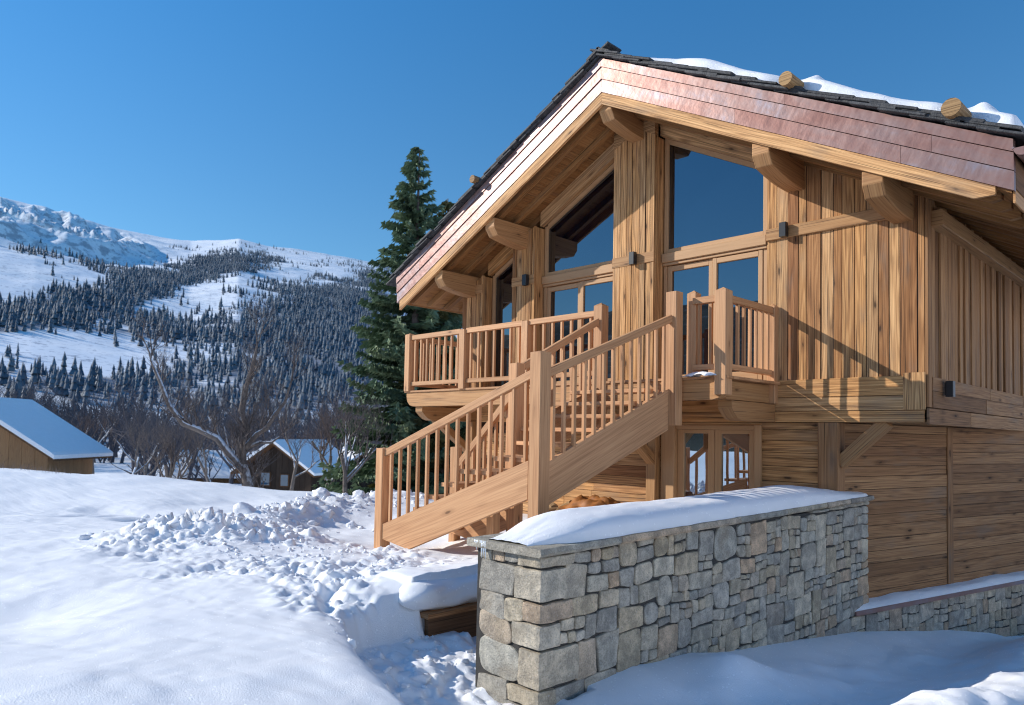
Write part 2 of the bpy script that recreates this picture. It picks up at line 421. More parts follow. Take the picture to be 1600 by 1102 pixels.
# ================================================================== GROUND
def z_upper(x, y):
    z = -1.5 + .11 * fbm(x * .35, y * .35, 3, 1) + .035 * fbm(x * 1.1, y * 1.1, 3, 3) + .007 * fbm(x * 8, y * 8, 3, 14) + .008 * fbm(x * 2.2 + y * 1.1, y * 9 - x * 3, 3, 16)
    z += .10 * np.exp(-((x + 5.2) ** 2 + (y - .6) ** 2) / 3.) - .10 * np.exp(-((x + 4.2) ** 2 + (y + .2) ** 2) / .9)
    z += -.14 * np.exp(-((x + 7.2) ** 2 / 2.2 + (y - 1.4) ** 2 / .35))
    z += .34 * sstep(-15, -24, x)
    s = (x + 18.6) * -.5 + (y - 7.3) * .87 + .25 * fbm(x * .6, y * .6, 2, 8)
    z -= 3.6 * sstep(0, 12, s)
    z -= 6 * sstep(-38, -46, y)
    z -= .16 * np.exp(-(dline(x, y, [(-10.6, 6.6), (-9.4, 6.4), (-8.6, 6.2)]) / .95) ** 4)      # shovelled clearing at the stair foot
    z -= .10 * sstep(.55, -.05, (dline(x, y, [(-15.4, 4.3), (-14.2, 4.9), (-13.0, 6.0)]))) * sstep(0, .2, vnoise(x, y, 4))
    for cx, cy, r, h in ((-13.57, 4.45, .22, .16), (-14.7, 3.8, .2, .13), (-14.2, 4.1, .12, .1), (-9.2, 2.9, .12, .08), (-8.7, 3.05, .11, .07), (-7.9, 3.2, .10, .06)):
        z -= h * np.exp(-(((x - cx) / r) ** 2 + ((y - cy) / (r * 1.6)) ** 2))
    return z
WB = np.array([(-12, -1.75), (0, -1.8), (3, -2.02), (4.06, -2.04), (4.47, -1.98), (5.2, -1.94), (5.6, -1.98), (6.12, -2.01), (6.8, -2.12), (7.67, -2.21), (10.4, -2.52), (15, -3.02), (22, -3.5), (60, -6)])
def z_lower(x, y):
    z = np.interp(y, WB[:, 0], WB[:, 1])
    d = np.clip(x + 3.8, 0, None)
    z = z - .17 * sstep(0, 1.6, d)
    z += .16 * np.exp(-((x + 3.25) ** 2 / .12 + (y - 5.9) ** 2 / .1)) + .08 * np.exp(-((x + 2.9) ** 2 / .2 + (y - 6.6) ** 2 / .5))
    z += (.13 * fbm(x * .9, y * .55, 3, 21) + .035 * fbm(x * 3.2, y * 2.2, 4, 23)) * sstep(.15, .9, d)
    berm = np.exp(-((x + 1.75 + .25 * np.sin(y * .7)) / .55) ** 2)
    wl = .16 * fbm(x * 2.4, y * 1.6, 4, 25) + .05
    z += berm * (.33 + .35 * wl + .03 * fbm(x * 9, y * 7, 3, 27))
    l1, v1 = worley(x * 3.1, y * 2.6, 30)
    z += berm * .05 * v1 * np.clip(1 - (l1 / .62) ** 2, 0, 1)
    z -= .30 * sstep(-1.4, -.7, x) * (1 - .5 * vnoise(x * 1.3, y * .5, 40)) * sstep(4.5, 3, x)
    z += .52 * np.clip(x - 3.8, 0, 60) + .12 * fbm(x * .4, y * .4, 3, 44) * sstep(4, 6, x)      # unseen snow bank across the road, added to bounce sun onto the shaded wall
    return z
XB = np.array([(-12, -.5), (-3, -.8), (-1, -1.2), (.5, -1.8), (1.6, -2.6), (2.57, -3.39), (2.93, -4.48), (3.45, -5.55), (3.6, -5.62), (4.2, -5.56), (4.26, -5.535), (60, -5.535)])
PILE = [(-9.9, 3.9), (-10.7, 4.6), (-11.6, 6.1), (-12.6, 7.9), (-13.3, 9.6)]
def ground_z(x, y):
    x = np.asarray(x, float); y = np.asarray(y, float)
    xb = np.interp(y, XB[:, 0], XB[:, 1]) + .07 * fbm(x * 0 + y * 2.2, y * 0, 3, 50) * (y < 4.2)
    d = x - xb
    wd = np.where(y > 4.25, .04, .16)
    m = sstep(0, 1, d / wd)
    zu = z_upper(x, y); zl = z_lower(x, y)
    near = np.exp(-np.clip(-d, 0, None) / .35) * (y < 4.2)
    zu = zu - .10 * near
    pit = (y < 4.6) & (x < -3.75)
    zl = np.where(pit, -1.86 - .2 * sstep(.1, 1.6, d), zl)
    # trodden snow
    pile = np.exp(-(dline(x, y, PILE) / .95) ** 2)
    tr = np.maximum.reduce([np.exp(-(dline(x, y, p) / w_) ** 4) for p, w_ in (
        ([(-9.6, 3.6), (-9.0, 4.9)], 1.0), ([(-8.4, 3.4), (-7.6, 4.9)], .95), ([(-7.2, 3.9), (-6.2, 5.2)], .85), ([(-6.6, 3.7), (-5.7, 3.5)], .45), ([(-10.4, 4.2), (-13, 9)], 1.2))])
    clear = np.exp(-(dline(x, y, [(-10.5, 6.7), (-9.2, 6.4)]) / .8) ** 4)
    edge = .25 + .75 * sstep(.32, .62, vnoise(x * 1.3, y * 1.3, 60))
    tr = tr * edge * (1 - .9 * clear)
    rough = np.clip(np.maximum(tr, pile), 0, 1) * (1 - m) + np.where(pit, sstep(.1, .35, d), 0) * m * .8
    rough = rough * (1 - .92 * np.exp(-((x + 5.75) / .45) ** 2) * sstep(3.95, 4.35, y) * (d < 0))
    wx, wy = x + .06 * fbm(x * 5, y * 5, 2, 70), y + .06 * fbm(x * 5, y * 5, 2, 75)
    lump = 0
    for sc, a, s in ((2.6, .085, 80), (5.2, .075, 90), (10.5, .05, 100), (19., .026, 110)):
        f1, v1 = worley(wx * sc, wy * sc, s)
        lump = lump + a * (v1 ** 1.8) * np.clip(1.3 - 1.3 * (f1 / .56) ** 2, 0, .85)
    lump = lump * (.4 + .85 * sstep(.2, .75, vnoise(x * .85 + 3, y * .85, 130)))
    z = zu * (1 - m) + zl * m
    z = z + rough * (lump * (.72 + 1.0 * pile) - .04 + .03 * fbm(x * 9, y * 9, 3, 120)) + .26 * pile * (.6 + .6 * vnoise(x * 1.1, y * 1.1, 61)) * (1 - m)
    z += np.where((y > 3.7) & (d < 0), .15 * np.exp(-((x + 5.55) / .75) ** 2) * sstep(3.6, 4.4, y), 0)
    # narrow ski-pole furrow that runs into the bank
    z -= .07 * np.exp(-(dline(x, y, [(-7.2, 3.9), (-6.5, 3.85), (-6.05, 3.61), (-5.5, 3.3)]) / .06) ** 2)
    return z
def axis(*segs):
    a = np.concatenate([np.arange(s, e, st) for s, e, st in segs]); return a
gx = axis((-900, -80, 40.), (-80, -30, 2.), (-30, -16, .28), (-16, -9.9, .06), (-9.9, -4.4, .024), (-4.4, -2.4, .04), (-2.4, .6, .05), (.6, 3, .2), (3, 14, .8), (14, 74, 4.), (74, 900, 40.))
gy = axis((-900, -70, 40.), (-70, -9, 4.), (-9, -1, .4), (-1, 1.2, .09), (1.2, 2.5, .04), (2.5, 5.6, .022), (5.6, 6.2, .035), (6.2, 11, .05), (11, 17, .25), (17, 70, 1.5))
GX, GY = np.meshgrid(gx, gy, indexing='ij'); GZ = ground_z(GX, GY)
inside = (GX > -11.2) & (GX < -4.2) & (GY > 10.3) & (GY < 20); GZ = np.where(inside, -2.4, GZ)
g = link('snow_field', grid_mesh('snow_field', GX, GY, GZ, SNOW)); tag(g, kind='structure')
rx, ry = np.meshgrid(np.linspace(-1.5, 12, 28), np.linspace(-9, 60, 70), indexing='ij')
rz = np.interp(ry, WB[:, 0], WB[:, 1]) - .27 + .01 * fbm(rx, ry, 3, 3)
tag(link('road', grid_mesh('road', rx, ry, rz, ASPHALT)), kind='structure')

hx, hy = np.meshgrid(np.linspace(-900, 900, 110), np.concatenate([np.linspace(-900, -130, 45), np.linspace(-125, -36, 30)]), indexing='ij')
hz_ = -1.6 + .195 * np.clip(-40 - hy, 0, 420) * (1 + .35 * fbm(hx / 160, hy / 160, 3, 9)) + 3.2 * sstep(-40, -52, hy) * vnoise(hx / 6, hy / 6, 19)
def blocker_woods():
    t = NT('blocker_slope'); co = t.n('ShaderNodeTexCoord').outputs['Object']
    n = t.noise(co, .12, 5, .7)
    return t.set(Base_Color=t.ramp(n, [(.36, (.016, .024, .018)), (.56, (.05, .06, .05)), (.68, (.30, .33, .38))]), Roughness=.95, Specular_IOR_Level=.05)
tag(link('unseen_blocker_hill', grid_mesh('unseen_blocker_hill', hx, hy, hz_, blocker_woods())), kind='structure')  # unseen dark hill added behind the camera to block low sky fill

gt_v, gt_f = [], []
for k in range(260):
    a_ = random.uniform(0, 1); bx, by = -27.5 + 5 * a_ + random.gauss(0, .25), 4.3 + 1.1 * a_ + random.gauss(0, .25); bz = float(ground_z(np.array([bx]), np.array([by]))[0]) - .02
    l_ = random.uniform(.06, .26); dx_, dy_ = random.gauss(0, .09), random.gauss(0, .09); i0 = len(gt_v)
    gt_v += [(bx - .006, by, bz), (bx + .006, by + .004, bz), (bx + dx_, by + dy_, bz + l_)]; gt_f.append([i0, i0 + 1, i0 + 2])
tag(link('dry_grass', raw_mesh('dry_grass', gt_v, gt_f, TWIG)), 'dry grass stalks poking through the snow ridge at far left', 'grass', kind='stuff')

# loose clods of snow
HULLS = []
for k in range(14):
    bm = bmesh.new()
    for j in range(random.randint(9, 22)):
        p = V((random.gauss(0, 1), random.gauss(0, 1), random.gauss(0, 1))).normalized() * random.uniform(.75, 1.1); bm.verts.new((p.x, p.y * .8, p.z * .75))
    r_ = bmesh.ops.convex_hull(bm, input=bm.verts); bmesh.ops.delete(bm, geom=[v for v in bm.verts if not v.link_faces], context='VERTS')
    bmesh.ops.subdivide_edges(bm, edges=bm.edges, cuts=2, use_grid_fill=True); bmesh.ops.triangulate(bm, faces=bm.faces); bm.verts.index_update()
    for v in bm.verts: v.co *= 1 + .22 * noise.noise(v.co * 2.3 + V((k * 7, 0, 0))) + .12 * noise.noise(v.co * 6.1 + V((k * 3, 5, 0)))
    HULLS.append(([v.co.copy() for v in bm.verts], [[v.index for v in f.verts] for f in bm.faces])); bm.free()
def clod(vs, fs, c, r):
    n0 = len(vs); pv, pf = random.choice(HULLS); rot = Matrix.Rotation(random.uniform(0, 6.3), 3, 'Z') @ Matrix.Rotation(random.uniform(-.5, .5), 3, 'X')
    vs += [(c[0] + q.x, c[1] + q.y, c[2] + q.z) for q in (rot @ p * r for p in pv)]
    fs += [[i + n0 for i in f] for f in pf]
cv, cf = [], []
spots = []
for k in range(950):
    t = random.random()
    if t < .45:
        i = random.randrange(4); a, b = PILE[i], PILE[i + 1]; q = random.random(); p = (a[0] + (b[0] - a[0]) * q + random.gauss(0, .55), a[1] + (b[1] - a[1]) * q + random.gauss(0, .55)); r = random.choice((.025, .03, .03, .04, .04, .05, .06, .08, .12))
    elif t < .85:
        p = (random.uniform(-9.8, -6.2), random.uniform(3.5, 5.3)); r = random.choice((.012, .014, .016, .02, .02, .025, .035, .05))
        if p[1] < 3.6 + (p[0] + 9.8) * .02: continue
    else:
        p = (random.uniform(-5.4, -4.6), random.uniform(3.05, 4.4)); r = random.choice((.012, .014, .016, .02, .025, .035, .06))
        if random.random() < .45: continue
    spots.append((p, r))
spots += [((-14.0, 4.95), .16), ((-14.25, 4.75), .10), ((-11.35, 6.75), .15), ((-10.6, 4.5), .2), ((-11.2, 5.2), .24), ((-11.7, 6.4), .2), ((-12.4, 7.2), .25), ((-10.9, 5.7), .17), ((-12.9, 8.4), .22), ((-10.2, 4.2), .14), ((-9.4, 4.3), .12), ((-8.6, 4.6), .1), ((-10.15, 6.9), .07), ((-4.75, 3.7), .10), ((-4.62, 3.22), .09), ((-4.72, 3.12), .08), ((-4.55, 3.32), .07)]
zs = ground_z(np.array([s[0][0] for s in spots]), np.array([s[0][1] for s in spots]))
for (p, r), z in zip(spots, zs): clod(cv, cf, (p[0], p[1], z + r * .02), r)
tag(link('snow_clods', raw_mesh('snow_clods', cv, cf, SNOWR, True)), 'broken clods of snow thrown up in a heap left of the stair foot', 'snow clods', kind='stuff')

# ================================================================== CHALET
chalet = empty('chalet', (-7.2, 10, -1.5), 'large timber chalet with gabled copper edged roof and tall gable windows', 'chalet')
XR, XL, XC = -2.93, -11.46, -7.16           # right corner, left corner, ridge line
SL = .512                                    # slope of the roof
YW = 10.
def soff(x): return 5.33 - SL * abs(x - XC)  # underside of the roof boards
def shifted(f, d): return lambda x: f(x) + d

def vplanks(x0, x1, y, zb, top, lo=.10, hi=.19, th=.03, jit=.02):
    mb = MB(); x = x0
    while x < x1 - 1e-4:
        w_ = random.uniform(lo, hi); e = x + w_
        if x1 - e < lo * .6: e = x1
        e = min(e, x1); yy = y - random.uniform(0, jit)
        a, b = x + .0055, e - .0055
        ta, tb = top(a), top(b)
        pts = [(a, yy, zb), (b, yy, zb), (b, yy, tb)]
        if a < XC < b: pts.append((XC, yy, top(XC)))
        pts.append((a, yy, ta))
        mb.prism(pts, (0, th + jit, 0), (0, 0, 1))
        if x > x0: mb.prism([(x - .006, y - .002, zb), (x + .006, y - .002, zb), (x + .006, y - .002, top(x + .006) - .002), (x - .006, y - .002, top(x - .006) - .002)], (0, .02, 0), (0, 0, 1), 0.)  # near-black filler strip stands in for the shadow inside the joint
        x = e
    return mb
def hplanks(o, d, length, n, z0, z1, lo=.13, hi=.22, th=.03, jit=.01, breaks=None):
    """horizontal boards on a vertical face: o start point, d direction, n outward normal"""
    mb = MB(); o, d, n = V(o), V(d).normalized(), V(n).normalized(); z = z0
    while z < z1 - 1e-4:
        h = random.uniform(lo, hi); e = z + h
        if z1 - e < lo * .6: e = z1
        e = min(e, z1); s = 0.
        while s < length - 1e-4:
            q = s + random.uniform(1.2, 3.6) if breaks is None else length
            if length - q < .6: q = length
            off = random.uniform(0, jit)
            mb.board(o + d * (s + .0015) + V((0, 0, z + .003 - o.z)) + n * off, d * (q - s - .003), V((0, 0, e - z - .006)), -n * th, .003)
            s = q
        if z > z0: mb.board(o + V((0, 0, z - .004 - o.z)) - n * .004, d * length, V((0, 0, .008)), -n * .02, .001, 0.)  # dark strip painting the shade between two boards
        z = e
    return mb

# --- wall core, so that no light passes the joints
core = MB()
core.prism([(XL + .05, 10.25, .3), (XR - .05, 10.25, .3), (XR - .05, 10.25, soff(XR) - .03), (XC, 10.25, soff(XC) - .03), (XL + .05, 10.25, soff(XL) - .03)], (0, 10.5, 0), (0, 1, 0))
core.prism([(XL + .1, 10.25, -3.4), (-4.06, 10.25, -3.4), (-4.06, 10.25, .28), (XL + .1, 10.25, .28)], (0, 10.4, 0), (0, 1, 0))
core.build('wall_core', DARKWOOD, chalet)
fl = MB(); fl.box(-4.3, XR - .03, 10.01, 20.7, .245, .285, 'y'); fl.build('overhang_floor', BEAM, chalet)

# --- upper gable: planks right of the big window, then the columns between the windows
vplanks(-5.0, XR, YW, .82, shifted(soff, -.005), .10, .20).build('gable_planks', OLD, chalet)
hplanks((XL, YW - .03, .24), (1, 0, 0), XR - XL - .001, (0, -1, 0), .24, .83, .13, .2).build('gable_skirting', OLD, chalet)
tb_ = MB(); tb_.board((-4.99, 9.955, 2.84), (1.78, 0, 0), (0, 0, .17), (0, .05, 0), .008, .45); tb_.build('trim_board', BEAM, chalet)
cb = MB(); cb.box(XR - .24, XR + .015, YW - .045, YW - .031, .40, .86, 'z', .004, .3); cb.build('corner_board', OLD, chalet)
def column(x0, x1, y=9.8, right=True):
    mb = vplanks(x0, x1, y, .83, shifted(soff, -.28), .1, .17, .03, .015)
    mb.box(x1 - .035, x1 - .002, y + .045, 10.13, .83, soff(x1) - .3, 'z', .003)
    mb.box(x0 + .002, x0 + .035, y + .045, 10.13, .83, soff(x0) - .3, 'z', .003)
    o = mb.build('column', OLD, chalet)
    b = MB(); b.board((x0 - .004, y - .022, 2.80), (x1 - x0 + .008, 0, 0), (0, 0, .17), (0, .02, 0), .006); b.build('band', BEAM, o)
column(-7.62, -6.80); column(-10.02, -9.44); column(-11.46, -10.86)
# head boards that follow the slope above the windows
def head(x0, x1, y=9.93):
    mb = MB(); d = .27
    mb.prism([(x0, y, soff(x0) - d), (x1, y, soff(x1) - d), (x1, y, soff(x1) - .01), (x0, y, soff(x0) - .01)], (0, .1, 0), (1, 0, -SL if x0 > XC else SL))
    return mb
for a, b in ((-6.80, -5.0), (-9.44, -7.62), (-10.86, -10.02)): head(a, b).build('head_board', OLD, chalet)
hb = MB()
hb.prism([(-7.62, 9.78, soff(-7.62) - .29), (XC, 9.78, soff(XC) - .29), (-6.8, 9.78, soff(-6.8) - .29), (-6.8, 9.78, soff(-6.8) - .01), (XC, 9.78, soff(XC) - .01), (-7.62, 9.78, soff(-7.62) - .01)], (0, .1, 0), (1, 0, 0)); hb.build('head_board', OLD, chalet)

def trapframe(x0, x1, z0, top, y, w_=.075, d=.07):
    """frame bars of a window whose head follows the slope"""
    mb = MB()
    mb.box(x0, x0 + w_, y, y + d, z0, top(x0), 'z'); mb.box(x1 - w_, x1, y, y + d, z0, top(x1), 'z')
    mb.box(x0 + w_, x1 - w_, y, y + d, z0, z0 + w_, 'x')
    a, b = x0 + w_, x1 - w_
    mb.prism([(a, y, top(a) - w_ * 1.15), (b, y, top(b) - w_ * 1.15), (b, y, top(b)), (a, y, top(a))], (0, d, 0), (1, 0, 0))
    return mb
def pane(name, pts, parent, mat):
    mb = MB(); mb.prism(pts, (0, .012, 0), (1, 0, 0)); return mb.build(name, mat, parent)
def big_window(x0, x1, leaves=2):
    top = shifted(soff, -.272)
    wd = empty('window', ((x0 + x1) / 2 + 7.2, .05, 2.3)); wd.parent = chalet
    y = 10.04
    trapframe(x0, x1, 2.955, top, y, .07, .08).build('frame', FRAME, wd)
    a, b = x0 + .07, x1 - .07
    pane('pane', [(a, y + .04, 3.02), (b, y + .04, 3.02), (b, y + .04, top(b) - .08), (a, y + .04, top(a) - .08)], wd, GLASS)
    tr = MB(); tr.box(x0, x1, y - .06, y + .1, 2.80, 2.952, 'x', .01); tr.box(x0, x1, y - .03, y + .1, 2.755, 2.797, 'x', .006); tr.build('transom', FRAME, wd)
    for ja in (x0, x1 - .06): fr = MB(); fr.box(ja, ja + .06, y, y + .09, .83, 2.753, 'z'); fr.build('door_jamb', FRAME, wd)
    n = leaves; wl = (x1 - x0 - .12) / n
    for k in range(n):
        la, lb = x0 + .06 + k * wl + .003, x0 + .06 + (k + 1) * wl - .003
        yy = y + .015 if k == 0 else y - .012
        lf = MB(); sw = .075
        lf.box(la, la + sw, yy, yy + .06, .85, 2.745, 'z', .008); lf.box(lb - sw, lb, yy, yy + .06, .85, 2.745, 'z', .008)
        lf.box(la + sw, lb - sw, yy, yy + .06, 2.66, 2.745, 'x', .008); lf.box(la + sw, lb - sw, yy, yy + .06, .85, .99, 'x', .008)
        o = lf.build('door_leaf', FRAME, wd)
        pane('door_pane', [(la + sw, yy + .03, .99), (lb - sw, yy + .03, .99), (lb - sw, yy + .03, 2.66), (la + sw, yy + .03, 2.66)], wd, GLASS)
big_window(-6.78, -5.01); big_window(-9.42, -7.64)
# narrow window at the left
nw = empty('window', (-10.44 + 7.2, .05, 2.)); nw.parent = chalet
top3 = shifted(soff, -.272)
trapframe(-10.84, -10.04, .83, top3, 10.04, .07, .08).build('frame', FRAME, nw)
pane('pane', [(-10.77, 10.08, .9), (-10.11, 10.08, .9), (-10.11, 10.08, top3(-10.11) - .08), (-10.77, 10.08, top3(-10.77) - .08)], nw, GLASS)

# --- upper side wall in the shade (plane x = XR)
sw = MB(); y = 10.035
while y < 20.6:
    w_ = random.uniform(.10, .19); off = random.choice((0, 0, .018, .03)) + random.uniform(0, .006)
    sw.box(XR + off - .03, XR + off, y + .002, y + w_ - .002, .80, soff(XR) - .01, 'z', .004); sw.box(XR - .03, XR - .004, y - .005, y + .005, .80, soff(XR) - .012, 'z', .001, 0.); y += w_  # narrow dark box plays the shadow in each plank gap
sw.build('side_planks', OLDG, chalet)
cp = MB(); cp.box(XR - .001, XR + .04, YW + .0, YW + .14, .43, soff(XR) - .01, 'z', .006, .2); cp.build('corner_post', OLDG, chalet)
hplanks((XR + .045, YW + .145, .40), (0, 1, 0), 10.5, (1, 0, 0), .425, .815, .12, .22).build('side_skirting', OLDG, chalet)
sk = hplanks((XR + .05, YW - .02, .22), (0, 1, 0), 10.7, (1, 0, 0), .215, .42, .2, .22); sk.build('side_skirting', OLDG, chalet)
eb = MB(); eb.box(XR + .0, XR + .16, 10.16, 20.6, 2.70, 2.90, 'y', .01, .5); eb.build('wall_beam', BEAM, chalet)

# --- lower storey: gable face at y = 10.03, side face turned 12 degrees outwards
hplanks((-11.3, 10.03, -3.), (1, 0, 0), 4.55, (0, -1, 0), -3., .24, .13, .2).build('cellar_planks', OLD, chalet)
hplanks((-5.07, 10.03, -3.), (1, 0, 0), .83, (0, -1, 0), -3., .24, .14, .22, breaks=1).build('cellar_planks', OLD, chalet)
hplanks((-6.75, 10.03, .2), (1, 0, 0), 1.68, (0, -1, 0), .2, .24, .04, .05).build('cellar_lintel', OLD, chalet)
lp = MB(); lp.box(-4.24, -3.97, 9.95, 10.2, -3.3, .237, 'z', .012, .18); lp.build('corner_post', OLDG, chalet)
lw = empty('window', (-5.9 + 7.2, .05, .6)); lw.parent = chalet
f_ = MB()
f_.box(-6.75, -6.5, 9.96, 10.2, -1.4, .198, 'z', .008); f_.box(-5.17, -5.07, 9.97, 10.2, -1.4, .198, 'z', .008); f_.box(-6.498, -5.172, 10.0, 10.16, .13, .198, 'x', .006)
f_.build('frame', FRAME, lw)
for a, b in ((-6.497, -5.85), (-5.845, -5.173)):
    l_ = MB(); q = .11
    l_.box(a, a + q, 10.05, 10.12, -1.4, .127, 'z'); l_.box(b - q, b, 10.05, 10.12, -1.4, .127, 'z'); l_.box(a + q, b - q, 10.05, 10.12, .07, .127, 'x'); l_.box(a + q, b - q, 10.05, 10.12, -1.4, -1.25, 'x')
    l_.build('door_leaf', FRAME, lw)
    pane('pane', [(a + q, 10.085, -1.25), (b - q, 10.085, -1.25), (b - q, 10.085, .07), (a + q, 10.085, .07)], lw, GLASSLOW)
A12 = R(12); D12 = V((math.sin(A12), math.cos(A12), 0)); N12 = V((math.cos(A12), -math.sin(A12), 0))
P12 = V((-3.985, 10.16, 0))
hplanks(P12 + V((0, 0, -2.2)), D12, 2.62, N12, -2.2, .235, .13, .2, .03, .012, breaks=1).build('side_cellar_planks', OLDG, chalet)
hplanks(P12 + D12 * 2.78 + V((0, 0, -2.2)), D12, 3.6, N12, -2.2, .235, .13, .2, .03, .012, breaks=1).build('side_cellar_planks', OLDG, chalet)
hplanks(P12 + D12 * 6.54 + V((0, 0, -2.2)), D12, 4.0, N12, -2.2, .235, .13, .2, .03, .012, breaks=1).build('side_cellar_planks', OLDG, chalet)
for s_ in (2.62, 6.38):
    bt = MB(); bt.board(P12 + D12 * s_ + V((0, 0, -2.2)) - N12 * .03, (0, 0, 2.433), D12 * .16, N12 * .055, .006, .55); bt.build('batten', OLDG, chalet)
bk = MB(); bk.beam((-3.99, 10.1, -.30), (-3.40, 10.1, .25), .16, .17, (0, 1, 0), .008, .25); bk.build('bracket', BEAM, chalet)

# --- purlins with curved ends
def purlin(x, ztop, w_=.24, h=.36, y0=8.93, y1=10.3):
    z = ztop
    pts = [(x, y0, z), (x, y0, z - .17), (x, y0 + .10, z - .31)]
    for k in range(1, 6):
        t = k / 5; pts.append((x, y0 + .10 + .75 * t, z - .31 - .09 * math.sin(t * math.pi / 2)))
    pts += [(x, y1, z - .40), (x, y1, z)]
    mb = MB(); mb.prism([(p[0] - w_ / 2, p[1], p[2]) for p in pts], (w_, 0, 0), (0, 1, 0))
    o = mb.build('purlin', BEAM, chalet)
    bv = o.modifiers.new('bevel', 'BEVEL'); bv.width = .012; bv.segments = 2; bv.limit_method = 'ANGLE'
for x in (XC + .02, -4.56, -3.17, -9.75, -11.19): purlin(x, soff(x) - .12 * (abs(x - XC) > .1) + (0.0 if abs(x - XC) > .1 else -.08))

# --- roof
roof = empty('roof', (0, 0, 6.)); roof.parent = chalet
CT = math.cos(math.atan(SL)); ST = math.sin(math.atan(SL))
XE_R, XE_L = -1.76, -12.44
def slope_pts(x0, x1, ztop_off, zbot_off, y):
    zz = lambda x, o: 5.88 + o - SL * abs(x - XC)
    return [(x0, y, zz(x0, zbot_off)), (x1, y, zz(x1, zbot_off)), (x1, y, zz(x1, ztop_off)), (x0, y, zz(x0, ztop_off))]
gdir = {1: (CT, 0, -ST), -1: (CT, 0, ST)}
for sgn, xe, we in ((1, XE_R, -1.93), (-1, XE_L, -12.36)):
    a, b = (XC, xe) if sgn > 0 else (xe, XC)
    # wooden barge board with a chamfered tip
    wa, wb = (XC + .001, we) if sgn > 0 else (we, XC - .001)
    mb = MB(); pts = slope_pts(wa, wb, -.535, -.72, 8.87)
    if sgn > 0: pts = [pts[0], (wb - .2, 8.87, 5.88 - .72 - SL * (wb - .2 - XC)), (wb, 8.87, pts[1][2] + .10), pts[2], pts[3]]
    mb.prism(pts, (0, .05, 0), gdir[sgn], .8); o = mb.build('barge_board', OLD, roof)
    # copper sheets in three rows
    cp = MB()
    for (t0, b0, y0, th, cuts) in ((-.006, -.135, 8.83, .10, (.55,)), (-.142, -.325, 8.845, .085, (.47, .86)), (-.332, -.53, 8.86, .07, (.42, .8))):
        ks = [0.] + list(cuts) + [1.]
        for k in range(len(ks) - 1):
            p, q = XC + (xe - XC) * ks[k], XC + (xe - XC) * ks[k + 1]
            p, q = (p, q) if p < q else (q, p)
            cp.prism(slope_pts(p + .0015, q - .0015, t0, b0, y0 - .001 * (k % 2)), (0, th, 0), gdir[sgn], random.uniform(.3, .6))
    o = cp.build('copper_flashing', COPPER, roof)
    # soffit boards and rafters
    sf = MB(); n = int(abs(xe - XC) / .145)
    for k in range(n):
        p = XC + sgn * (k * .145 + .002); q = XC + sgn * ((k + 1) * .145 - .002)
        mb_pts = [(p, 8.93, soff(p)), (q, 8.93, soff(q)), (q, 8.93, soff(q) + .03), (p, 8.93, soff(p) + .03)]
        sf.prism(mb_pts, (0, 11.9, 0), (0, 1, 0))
    sf.build('soffit', SOFFIT_SHADED, roof)
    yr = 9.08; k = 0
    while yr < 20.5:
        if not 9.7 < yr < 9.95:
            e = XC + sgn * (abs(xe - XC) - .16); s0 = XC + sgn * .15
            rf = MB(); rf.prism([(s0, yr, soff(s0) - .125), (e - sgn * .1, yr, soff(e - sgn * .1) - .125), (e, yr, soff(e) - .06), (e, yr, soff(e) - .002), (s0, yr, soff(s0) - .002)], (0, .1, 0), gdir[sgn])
            rf.build('rafter', SOFFIT_SHADED, roof)
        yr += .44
    # roof deck between soffit and tiles
    dk = MB(); dk.prism(slope_pts(a, b, -.07, -.50, 8.94), (0, 11.8, 0), (0, 1, 0)); dk.build('roof_deck', DARKWOOD, roof)
    # slates
    sl = MB(); s = 0.02
    L = abs(xe - XC) / CT
    up_n = V((sgn * ST, 0, CT)); dn = V((sgn * CT, 0, -ST)); base = V((XC, 0, 5.88))
    rows = 0
    while s < L + .02:
        yy = 8.76 + random.uniform(-.03, .03); rows += 1; s2 = .46 if s > .1 else .5
        first = True
        while yy < 20.6:
            wd_ = random.uniform(.28, .5); nst = 2 if first else 1
            for q in range(nst):
                jj = random.uniform(-.03, .03); lift = .012 + q * .04 + random.uniform(0, .012)
                o_ = base + dn * (s + jj - .06 - q * .17) + V((0, yy + random.uniform(-.025, .02), 0)) + up_n * (lift - .012)
                d2 = (dn + up_n * .055).normalized()
                sl.board(o_, d2 * (s2 + .08), V((0, wd_ - .008, 0)), up_n * random.uniform(.026, .042), .006)
            yy += wd_; first = False
        s += .36
    sl.build('slates', SLATE, roof)
cap = MB(); y = 8.74
while y < 20.4:
    l_ = random.uniform(.4, .55)
    for sg in (1, -1):
        cap.board(V((XC - sg * .02, y, 5.97 + random.uniform(0, .015))), (0, l_ - .01, 0), V((sg * .24, 0, -.24 * SL)), V((0, 0, .045)), .006)
    y += l_
cap.build('ridge_slates', SLATE, roof)
# gutter at the right eave and the drip edge
gt = MB(); ring = []
for k in range(9):
    t = math.pi * k / 8; ring.append((XE_R + .10 - .085 * math.cos(t), -.085 * math.sin(t)))
gp = [(x, 8.74, 2.98 + z) for x, z in ring] + [(x * 1., 8.74, 2.98 + z + .004) for x, z in reversed([(XE_R + .10 - .078 * math.cos(math.pi * k / 8), -.078 * math.sin(math.pi * k / 8)) for k in range(9)])]
gt.prism(gp, (0, 11.8, 0), (0, 1, 0), .3); gt.prism([(x, 8.735, 2.98 + z) for x, z in ring], (0, .012, 0), (1, 0, 0), .3)
gt.tube([(XE_R + .015, 8.735, 2.985), (XE_R + .015, 20.5, 2.985)], .012, 6)
gt.build('gutter', COPPER, roof)
ev = MB(); ev.box(XE_R - .03, XE_R - .008, 8.95, 20.7, 2.48, 3.05, 'y'); ev.build('eaves_board', BEAM, roof)
